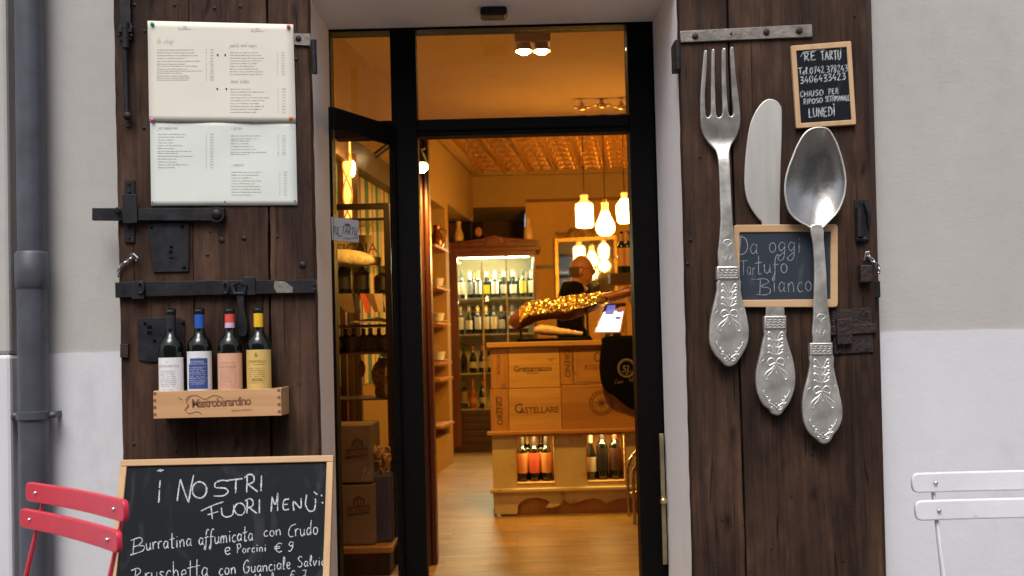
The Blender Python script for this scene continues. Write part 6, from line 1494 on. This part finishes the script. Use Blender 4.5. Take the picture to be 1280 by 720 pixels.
# ------------------------------------------------------------------ shelves in the left wall niche
for k, (v, dep) in enumerate(((308, .16), (359, .2), (403, .2), (452, .24), (472, .3), (530, .3))):
    Zs = 9.05; y0_, y1_ = Yz(8.76), Yz(9.36); zz = P(553, v, Yz(9.0)).z; xw = LW(8.74)
    b = NB(); prism_xy(b, [(LW(8.76)-.25, y0_), (LW(8.76)+.015+dep*.12, y0_), (LW(9.36)+.015+dep*.12, y1_), (LW(9.36)-.25, y1_)], zz-.022, zz)
    sh_ = obj('niche_shelf', b, m_counterz, bld)
    if k in (0, 1, 2, 3):
        x_ = LW(9.15)-.03; y_ = Yz(9.15)
        if k == 0:
            t = thing('copper_jug', 'dark copper jug on the upper shelf of the left wall niche', 'jug', (x_, y_, zz))
            obj('body', lathe(NB(), [(0, 0), (.05, 0), (.065, .04), (.06, .10), (.035, .15), (.032, .19), (.04, .21), (.03, .21)], (x_, y_, zz), 18, caps=False), mat('dark_copper', (.30, .11, .04), .25, .8), t, smooth=50)
            b = NB(); tube(b, cat_rom([(x_+.035, y_, zz+.18), (x_+.085, y_, zz+.16), (x_+.08, y_, zz+.09), (x_+.06, y_, zz+.06)], 4), .006, 8); obj('handle', b, MATS['dark_copper'], t, smooth=50)
        else:
            nm = {1: 'upper', 2: 'middle', 3: 'lower'}[k]
            t = thing('cup', 'white cup on the %s saucer shelf of the left wall niche' % nm, 'cup', (x_, y_, zz), 'cups in the wall niche')
            obj('bowl', lathe(NB(), [(0, .012), (.03, .012), (.045, .04), (.055, .09), (.051, .09), (.04, .04), (0, .02)], (x_, y_, zz), 18, caps=False), m_white, t, smooth=50)
            obj('saucer', lathe(NB(), [(0, .001), (.04, .001), (.085, .016), (.085, .019), (.035, .008), (0, .008)], (x_, y_, zz), 18, caps=False), m_white, t, smooth=50)

# ------------------------------------------------------------------ ceiling spots, display lamp
TWY = Yz(5.5)
tw = thing('ceiling_spotlight', 'square twin spotlight with two lit bulbs on the ceiling, seen through the transom', 'ceiling light', P(665, 40, TWY))
zsp = P(665, 58, TWY).z; ww = .12
obj('housing', bx((P(643, 50, TWY).x, TWY-.02, P(665, 53, TWY).z), (P(688, 50, TWY).x, TWY+.14, P(665, 36, TWY).z)), mat('cream_fitting', (.50, .38, .22), .5), tw, bevel=.006)
obj('added_drop_rod', tube(NB(), [(P(665, 40, TWY).x, TWY+.06, P(665, 36, TWY).z-.002), (P(665, 40, TWY).x, TWY+.06, CEIL-.002)], .012, 10), m_iron, tw)  # added rod: fixture hung lower and nearer so it lights the counter front
for u in (655, 677.5):
    q_ = P(u, 61, TWY); b = NB(); lathe(b, [(.026, .055), (.045, .018), (.048, 0)], (q_.x, TWY+.05, q_.z), 18, caps=False); obj('spot_can', b, MATS['cream_fitting'], tw, smooth=50)
    b = NB(); ball(b, (q_.x, TWY+.05, q_.z+.008), .040, (1, 1, .7)); obj('spot_bulb', b, emit('spot_glow', (1, .78, .36), 30) if u < 660 else MATS['spot_glow'], tw, smooth=60)
    lamp('spot_lamp', 'SPOT', (q_.x, TWY+.03, q_.z-.05), 60, (1, .50, .075), .05, tw, rot=(R(22), 0, 0), spot=130, blend=.8)
cr_ = thing('gilt_ornament', 'small row of gilt ornaments hanging at the near edge of the tin ceiling', 'ornament', P(755, 136, Yz(7.95)))
for u, v in ((727, 135), (752, 132), (777, 134)):
    q_ = P(u, v, Yz(7.95)); b = NB(); ball(b, q_, .035, (1.2, .7, .6)); ball(b, q_+V((0, 0, .03)), .02); ball(b, q_+V((-.05, 0, .006)), .02, (1.4, .6, .5)); ball(b, q_+V((.05, 0, .006)), .02, (1.4, .6, .5)); tube(b, [q_, V((q_.x, q_.y, CEIL-.002))], .004, 6)
    obj('gilt_bird', b, m_brass, cr_, smooth=60)

# wooden partition right of the mullion with a small spot lamp
PTY = Yz(5.0)
pt = thing('wooden_partition', 'red brown wooden partition end standing just inside the door', 'partition', (P(532, 500, PTY).x, PTY, FL))
pa, pb = P(521, 500, PTY).x, P(541.5, 500, PTY).x
obj('post', bx((pa-.02, PTY, FL), (pb-.028, PTY+.12, 2.30)), m_mahog, pt, bevel=.006); obj('edge_strip', bx((pb-.026, PTY+.02, FL), (pb, PTY+.14, 2.30)), m_mahog, pt, bevel=.008)
obj('panel', bx((pa-.015, PTY+.121, FL), (pb-.06, PTY+.6, 2.2)), m_darkwood, pt)
DISP_Y = Yz(5.2); LY = Yz(4.75); lq = P(525.5, 206, LY)
sl = thing('spot_lamp', 'small lit cone spot lamp fixed on the partition beside the mullion', 'lamp', lq)
ax = V((.10, -.35, -.9)).normalized(); side = V((1, 0, .1)).normalized()
b = NB(); tube(b, [lq-ax*.085, lq-ax*.07, lq-ax*.02, lq+ax*.01], [.012, .022, .035, .042], 18); obj('shade', b, mat('dark_brass_shade', (.16, .12, .05), .4, .5), sl, smooth=50)
b = NB(); ball(b, lq+ax*.014, .036, (1, 1, .8)); obj('bulb', b, emit('lamp_glow', (1, .80, .42), 30), sl, smooth=60)
b = NB(); tube(b, [lq-ax*.08, V((lq.x+.0, PTY-.001, lq.z+.13))], .006, 8); obj('arm', b, m_iron, sl, smooth=50)
lamp('lamp_light', 'SPOT', lq+ax*.07, 25, (1, .52, .12), .03, sl, rot=(V((-.85, DISP_Y-lq.y, 1.55))-V((lq.x, 0, lq.z))).to_track_quat('-Z', 'Y').to_euler(), spot=120)

# ------------------------------------------------------------------ display behind the left leaf
DY = Yz(5.05)
dx = lambda u, v=350: P(u, v, DY).x
dz = lambda v: P(455, v, DY).z
ds = thing('display_cabinet', 'dark framed open display cabinet with glass shelves behind the left door glass', 'display cabinet', (dx(450), DY, FL))
m_dframe = mat('dark_bronze_frame', (.010, .0055, .0035), .4, .4, .2, 20)
dxa, dxb = -1.08, dx(490, 380)
for nm_, a_, b_ in (('front_rail', (dxa, DY, dz(261.5)), (dxb, DY+.03, dz(254))), ('front_post', (dxb-.034, DY+.001, FL), (dxb, DY+.031, dz(254))), ('rear_post', (dxb-.03, DY+.42, FL), (dxb, DY+.45, dz(258)-.02)), ('rear_rail', (dxa, DY+.42, dz(262)), (dxb, DY+.45, dz(258))), ('side_rail', (dxb-.03, DY+.031, dz(261)), (dxb-.001, DY+.419, dz(256))), ('rear_post', (dxa, DY+.42, FL), (dxa+.03, DY+.45, dz(258)-.02)), ('front_post', (dxa-.03, DY, FL), (dxa, DY+.03, dz(254)))):
    obj(nm_, bx(a_, b_), m_dframe, ds, bevel=.003)
dsh = [dz(331), dz(366.5), dz(440), dz(498)]
for k, z_ in enumerate(dsh): obj('shelf', bx((dxa, DY+.035, z_-.012), (dxb-.036, DY+.415, z_-.003)), m_shelfglass if k < 2 else m_darkwood, ds, bevel=.002)
obj('shelf', bx((dxa, DY+.035, dz(276)-.010), (dxb-.036, DY+.415, dz(276))), m_shelfglass, ds)
# crate lid, wrapped bottle
cr2 = thing('crate_lid', 'pale wine crate lid leaning at the back of the top display shelf', 'crate lid', (dx(438), DY+.34, dsh[0]))
b = NB(); CRY = DY+.33; hexa(b, [P(398, 293, CRY), P(465, 294, CRY), P(465, 331, CRY), P(398, 331, CRY)], [P(398, 293, CRY+.015), P(465, 294, CRY+.015), P(465, 331, CRY+.015), P(398, 331, CRY+.015)])
cl_ = obj('board', b, wood('pale_crate_lid', [(.3, (.55, .38, .20)), (.55, (.70, .52, .30)), (.8, (.78, .60, .38))], 'X', .7, .55, .1, .4), cr2)
put = text_geo('SASSICAIA', .078, 0, .0006, .95); q_ = P(432.5, 317, CRY-.002); b = put_geo(NB(), put, lambda x, y: V((q_.x+x, CRY-.002, q_.z+y))); obj('lettering', b, m_burn, cl_)
b = NB(); WY_ = DY+.12; wpth = [(407, 322, .034), (412, 322.5, .042), (430, 323.5, .044), (448, 325, .042), (458, 326.5, .034), (466, 327.5, .026), (474, 328.3, .024), (476, 328.5, .018)]
pp_ = cat_rom([(*P(u, v, WY_), r) for u, v, r in wpth], 4); tube(b, [p[:3] for p in pp_], [p[3] for p in pp_], 16)
for w in b.verts: w.co.z += noise.noise(w.co*60)*.004
zmin = min(w.co.z for w in b.verts)
for w in b.verts: w.co.z += dsh[0]-zmin-.002
tag(obj('wrapped_bottle', b, mat('cream_tissue_wrap', (.72, .58, .28), .5, 0, .25, 40, .4, 60), loc=(dx(440), WY_, dsh[0]), smooth=70), 'bottle wrapped in printed cream tissue lying on the top display shelf', 'wrapped bottle')
for k, (u, kd, dsc) in enumerate(((421, 'bordbig', 'at the left'), (445, 'bord', 'in the middle'), (471, 'bord', 'at the right'))):
    t = bottle(dx(u), DY+.20, dsh[1]-.002, kd, 'short dark gift bottle on the second display shelf, '+dsc, 'dark bottles in the display cabinet', (.03, .02, .012) if k else (.025, .02, .015), (.06, .04, .02)); t.scale = (1.15, 1.15, .62 if k != 2 else .5)
# folded cloths / booklets hanging from the second shelf edge
for k, (ua, ub, vb_, sk_, c_, d_) in enumerate(((411, 444, 391, 12, (.20, .13, .05), 'brown woven'), (443, 451, 391, 3, (.06, .05, .03), 'dark green'), (450, 463, 391.5, 7, (.80, .14, .06), 'bright red'), (456, 474, 390, 12, (.25, .10, .035), 'rust brown'), (467, 482, 390, 6, (.62, .45, .24), 'cream'), (481, 489, 388, 6, (.34, .20, .07), 'ochre'))):
    YK = DY+.028-k*.0012; q4 = [(ua, 367), (ub-4, 367), (ub, vb_), (ua+sk_ if k != 0 else ua+22, vb_)]
    b = NB(); hexa(b, [P(*p, YK) for p in q4], [P(*p, YK+.001) for p in q4])
    tag(obj('hanging_cloth', b, mat('cloth_'+d_.replace(' ', '_'), c_, .85, 0, .3, 25, stretch=(12, 1, 1)), loc=P((ua+ub)/2, 367, YK)), d_+' folded cloth hanging over the edge of the second display shelf', 'cloth')
b = NB(); q4 = [(438, 402.5), (470, 396), (497, 401), (485, 405)]; yy = DY+.2
b2 = [P(438, 402.5, DY+.06), P(470, 396, DY+.12), P(486, 399.5, DY+.10), P(486, 402, DY+.03)]; hexa(b, b2, [p-V((0, 0, .004)) for p in b2])
tag(obj('open_booklet', b, mat('booklet_paper', (.60, .52, .34), .7), loc=b2[0]), 'open pale booklet lying below the hanging cloths in the display', 'booklet')
bst = NB(); box(bst, (dxa, DY+.1, dz(408)), (dxb-.04, DY+.3, dz(405))); obj('shelf', bst, m_darkwood, ds)
# row of dark bottle tops on the third shelf
for k, u in enumerate((414, 424, 436, 447, 458, 467, 480)):
    t = bottle(dx(u, 430), DY+.16+.05*(k % 2), dsh[2]-.003, 'bord', 'dark bottle on the third display shelf, %s from left' % OR[k], 'dark bottles on the third display shelf', (.05, .03, .018), (.05, .03, .02)); t.scale = (.8, .8, .42)
jr = thing('net_jar', 'round glass jar of nuts in netting hanging in the lower display', 'jar', (dx(473), DY+.2, dsh[3]))
x_ = dx(473, 460); obj('jar_body', lathe(NB(), [(0, 0), (.04, 0), (.05, .02), (.046, .05), (.062, .09), (.066, .13), (.05, .17), (.03, .19), (.03, .205), (0, .205)], (x_, DY+.2, dsh[3]-.002), 20, caps=False), mat('nut_jar', (.30, .14, .05), .3, 0, .7, 60, .6, 60), jr, smooth=50)
b = NB(); ball(b, (x_+.005, DY+.2, dsh[3]+.225), .022, (1, .5, 1)); obj('stopper', b, m_brass, jr, smooth=50)
bt = NB(); ball(bt, P(452, 461, DY+.2), .03, (.7, .7, 1.5)); tag(obj('dried_fruit', bt, mat('dried_orange', (.35, .10, .04), .6), loc=P(452, 470, DY+.2), smooth=60), 'small orange dried fruit beside the jar in the lower display', 'fruit')
# cartons on a crate at the bottom
m_card = mat('brown_cardboard', (.26, .165, .08), .8, 0, .1, 8)
BXY = DY-.20
def carton(q, desc, txt, mark=True):
    t = thing('cardboard_box', desc, 'cardboard box', P((q[0]+q[2])/2, q[3], BXY), 'cardboard boxes stacked behind the left door glass')
    a_, b_ = P(q[0], q[3], BXY), P(q[2], q[1], BXY)
    bo = obj('box_body', bx((a_.x, BXY, a_.z), (b_.x, BXY+.30, b_.z)), m_card, t, bevel=.004)
    b = NB(); xm_ = (a_.x+b_.x)/2; box(b, (a_.x+.002, BXY+.13, b_.z), (b_.x-.002, BXY+.18, b_.z+.001)); obj('tape', b, mat('tape', (.46, .34, .18), .35) if 'tape' not in MATS else MATS['tape'], bo)
    b = NB(); L0 = lambda u, v: P(u, v, BXY-.0015)
    cx_, cy_ = txt; vs = [(cx_-15, cy_), (cx_+13, cy_-3), (cx_+13, cy_+8), (cx_-15, cy_+12)]
    b.faces.new([b.verts.new(L0(*p)) for p in vs][::-1]); ribbon(b, [(cx_-7, cy_-2), (cx_-6, cy_-9), (cx_-1, cy_-13), (cx_+5, cy_-10), (cx_+6, cy_-3)], 1.6, L0, 0); ribbon(b, _arc(cx_-.5, cy_-6, 2, 4, 0, 360, 10), .7, L0, 0)
    obj('stamp', b, m_print, bo)
    g_ = text_geo('AGRICOLA', .030, 0, .0006); qq = L0(cx_-.5, cy_+6.5); b = put_geo(NB(), g_, lambda x, y: V((qq.x+x, BXY-.003, qq.z+y-x*-.1))); obj('stamp_lettering', b, m_card, bo)
    return bo
bo = carton((398, 531, 464, 604.5), 'brown cardboard box with black stamp and chalk number, upper of the two stacked', (447, 562))
b = NB(); hand(b, '18', 450, 601, 17, lambda u, v: P(u, v, BXY-.0015), sx=.9, lw=.9, slant=.3); obj('chalk_number', b, m_chalk, bo)
carton((398, 605.5, 467.5, 682), 'brown cardboard box with black stamp, lower of the two stacked', (449, 634))
pq = thing('low_platform', 'low wooden platform under the stacked cardboard boxes', 'platform', (dx(430), BXY, FL))
zp_ = P(430, 682.5, BXY).z
obj('deck', bx((-1.1, BXY-.05, zp_-.03), (P(492, 680, BXY).x, BXY+.40, zp_-.001)), m_counterz, pq, bevel=.004)
obj('foot', bx((-1.08, BXY-.03, FL), (P(488, 680, BXY).x, BXY+.36, zp_-.031)), m_darkwood, pq)
pb_ = thing('snack_bag', 'clear bag of round taralli biscuits with dark blue label beside the boxes', 'snack bag', (dx(477, 600), DY-.10, zp_))
b = NB(); rr = random.Random(3)
x_ = P(476, 600, DY-.08).x; zt3 = P(476, 555, DY-.08).z; zm3 = P(476, 590, DY-.08).z
for k in range(60):
    c_ = V((x_+rr.uniform(-.045, .045), DY-.08+rr.uniform(-.05, .03), rr.uniform(zm3, zt3-.02))); rr_ = .013
    th = rr.uniform(0, 3); tube(b, [c_+V((rr_*math.cos(t)*math.cos(th), rr_*math.cos(t)*math.sin(th), rr_*math.sin(t))) for t in [q*math.pi/4 for q in range(9)]], .007, 6, False)
o = obj('biscuits', b, mat('biscuit', (.42, .22, .08), .6, 0, .3, 30), pb_, smooth=60); o['kind'] = 'stuff'
b = NB(); box(b, (x_-.06, DY-.14, zp_), (x_+.06, DY-.03, zm3-.002)); obj('bag_label', b, mat('navy_label', (.05, .06, .10), .5, 0, .2, 10), pb_, bevel=.015)
# lit lattice column lamp and dark post at the back of the display
LCY = Yz(6.0)
lc_ = thing('lattice_lamp', 'tall glowing lattice column lamp behind the left door glass', 'lamp', (P(433, 250, LCY).x, LCY, FL))
xq = P(434, 215, LCY).x
m_glow = emit('lattice_glow', (1.0, .52, .14), 1.4)
obj('shade', lathe(NB(), [(.022, 1.95), (.024, 2.2), (.024, 2.54)], (xq, LCY, 0), 16), m_glow, lc_, smooth=50)
b = NB()
for s in (-1, 1):
    for ph in (0, math.pi):
        tube(b, [(xq+.027*math.cos(s*z_*16+ph), LCY+.027*math.sin(s*z_*16+ph), z_) for z_ in [1.95+k*.02 for k in range(30)]], .005, 5)
obj('lattice', b, mat('lattice_cane', (.62, .34, .12), .5), lc_, smooth=50)
b = NB(); lathe(b, [(.09, FL), (.09, FL+.03), (.02, FL+.05), (.018, 1.951)], (xq, LCY, 0), 20); obj('base', b, m_darkwood, lc_, smooth=40)
lamp('column_light', 'POINT', (xq+.12, LCY-.16, 2.35), 5, AMBER, .06, lc_)
bl = NB(); xq2 = P(441, 215, LCY+.05).x; box(bl, (xq2-.02, LCY+.03, FL), (xq2+.028, LCY+.09, P(441, 190, LCY).z)); sc2 = thing('lamp_post', 'dark slim post with an oval wall light beside the lattice lamp', 'wall lamp', (xq2, LCY+.05, FL))
obj('post', bl, m_darkwood, sc2)
b = NB(); ball(b, P(441, 211, LCY+.03), .026, (.6, .5, 1.9)); obj('bulb', b, MATS['lamp_glow'], sc2, smooth=60)
b = NB(); box(b, (P(405, 300, LCY).x, LCY+.02, FL), (P(427.5, 220, LCY).x, LCY+.1, 2.54)); tag(obj('wooden_post', b, m_mahog, loc=(P(416, 300, LCY).x, LCY+.06, FL)), 'broad dark wooden post left of the lattice lamp', 'post')
b = NB()
for dv in (0, 6): tube(b, [P(443, 212+dv, Yz(6.6)), P(494, 172+dv, Yz(6.6))], .009, 6)
tag(obj('track_rail', b, m_iron, loc=P(443, 212, Yz(6.6))), 'pair of dark diagonal lamp rails above the striped wallpaper', 'rail')
b = NB(); ball(b, P(493, 197, Yz(6.5)), .02); tag(obj('small_bulb', b, MATS['lamp_glow'], loc=P(493, 197, Yz(6.5)), smooth=60), 'tiny round glowing bulb at the left edge of the mullion', 'bulb')
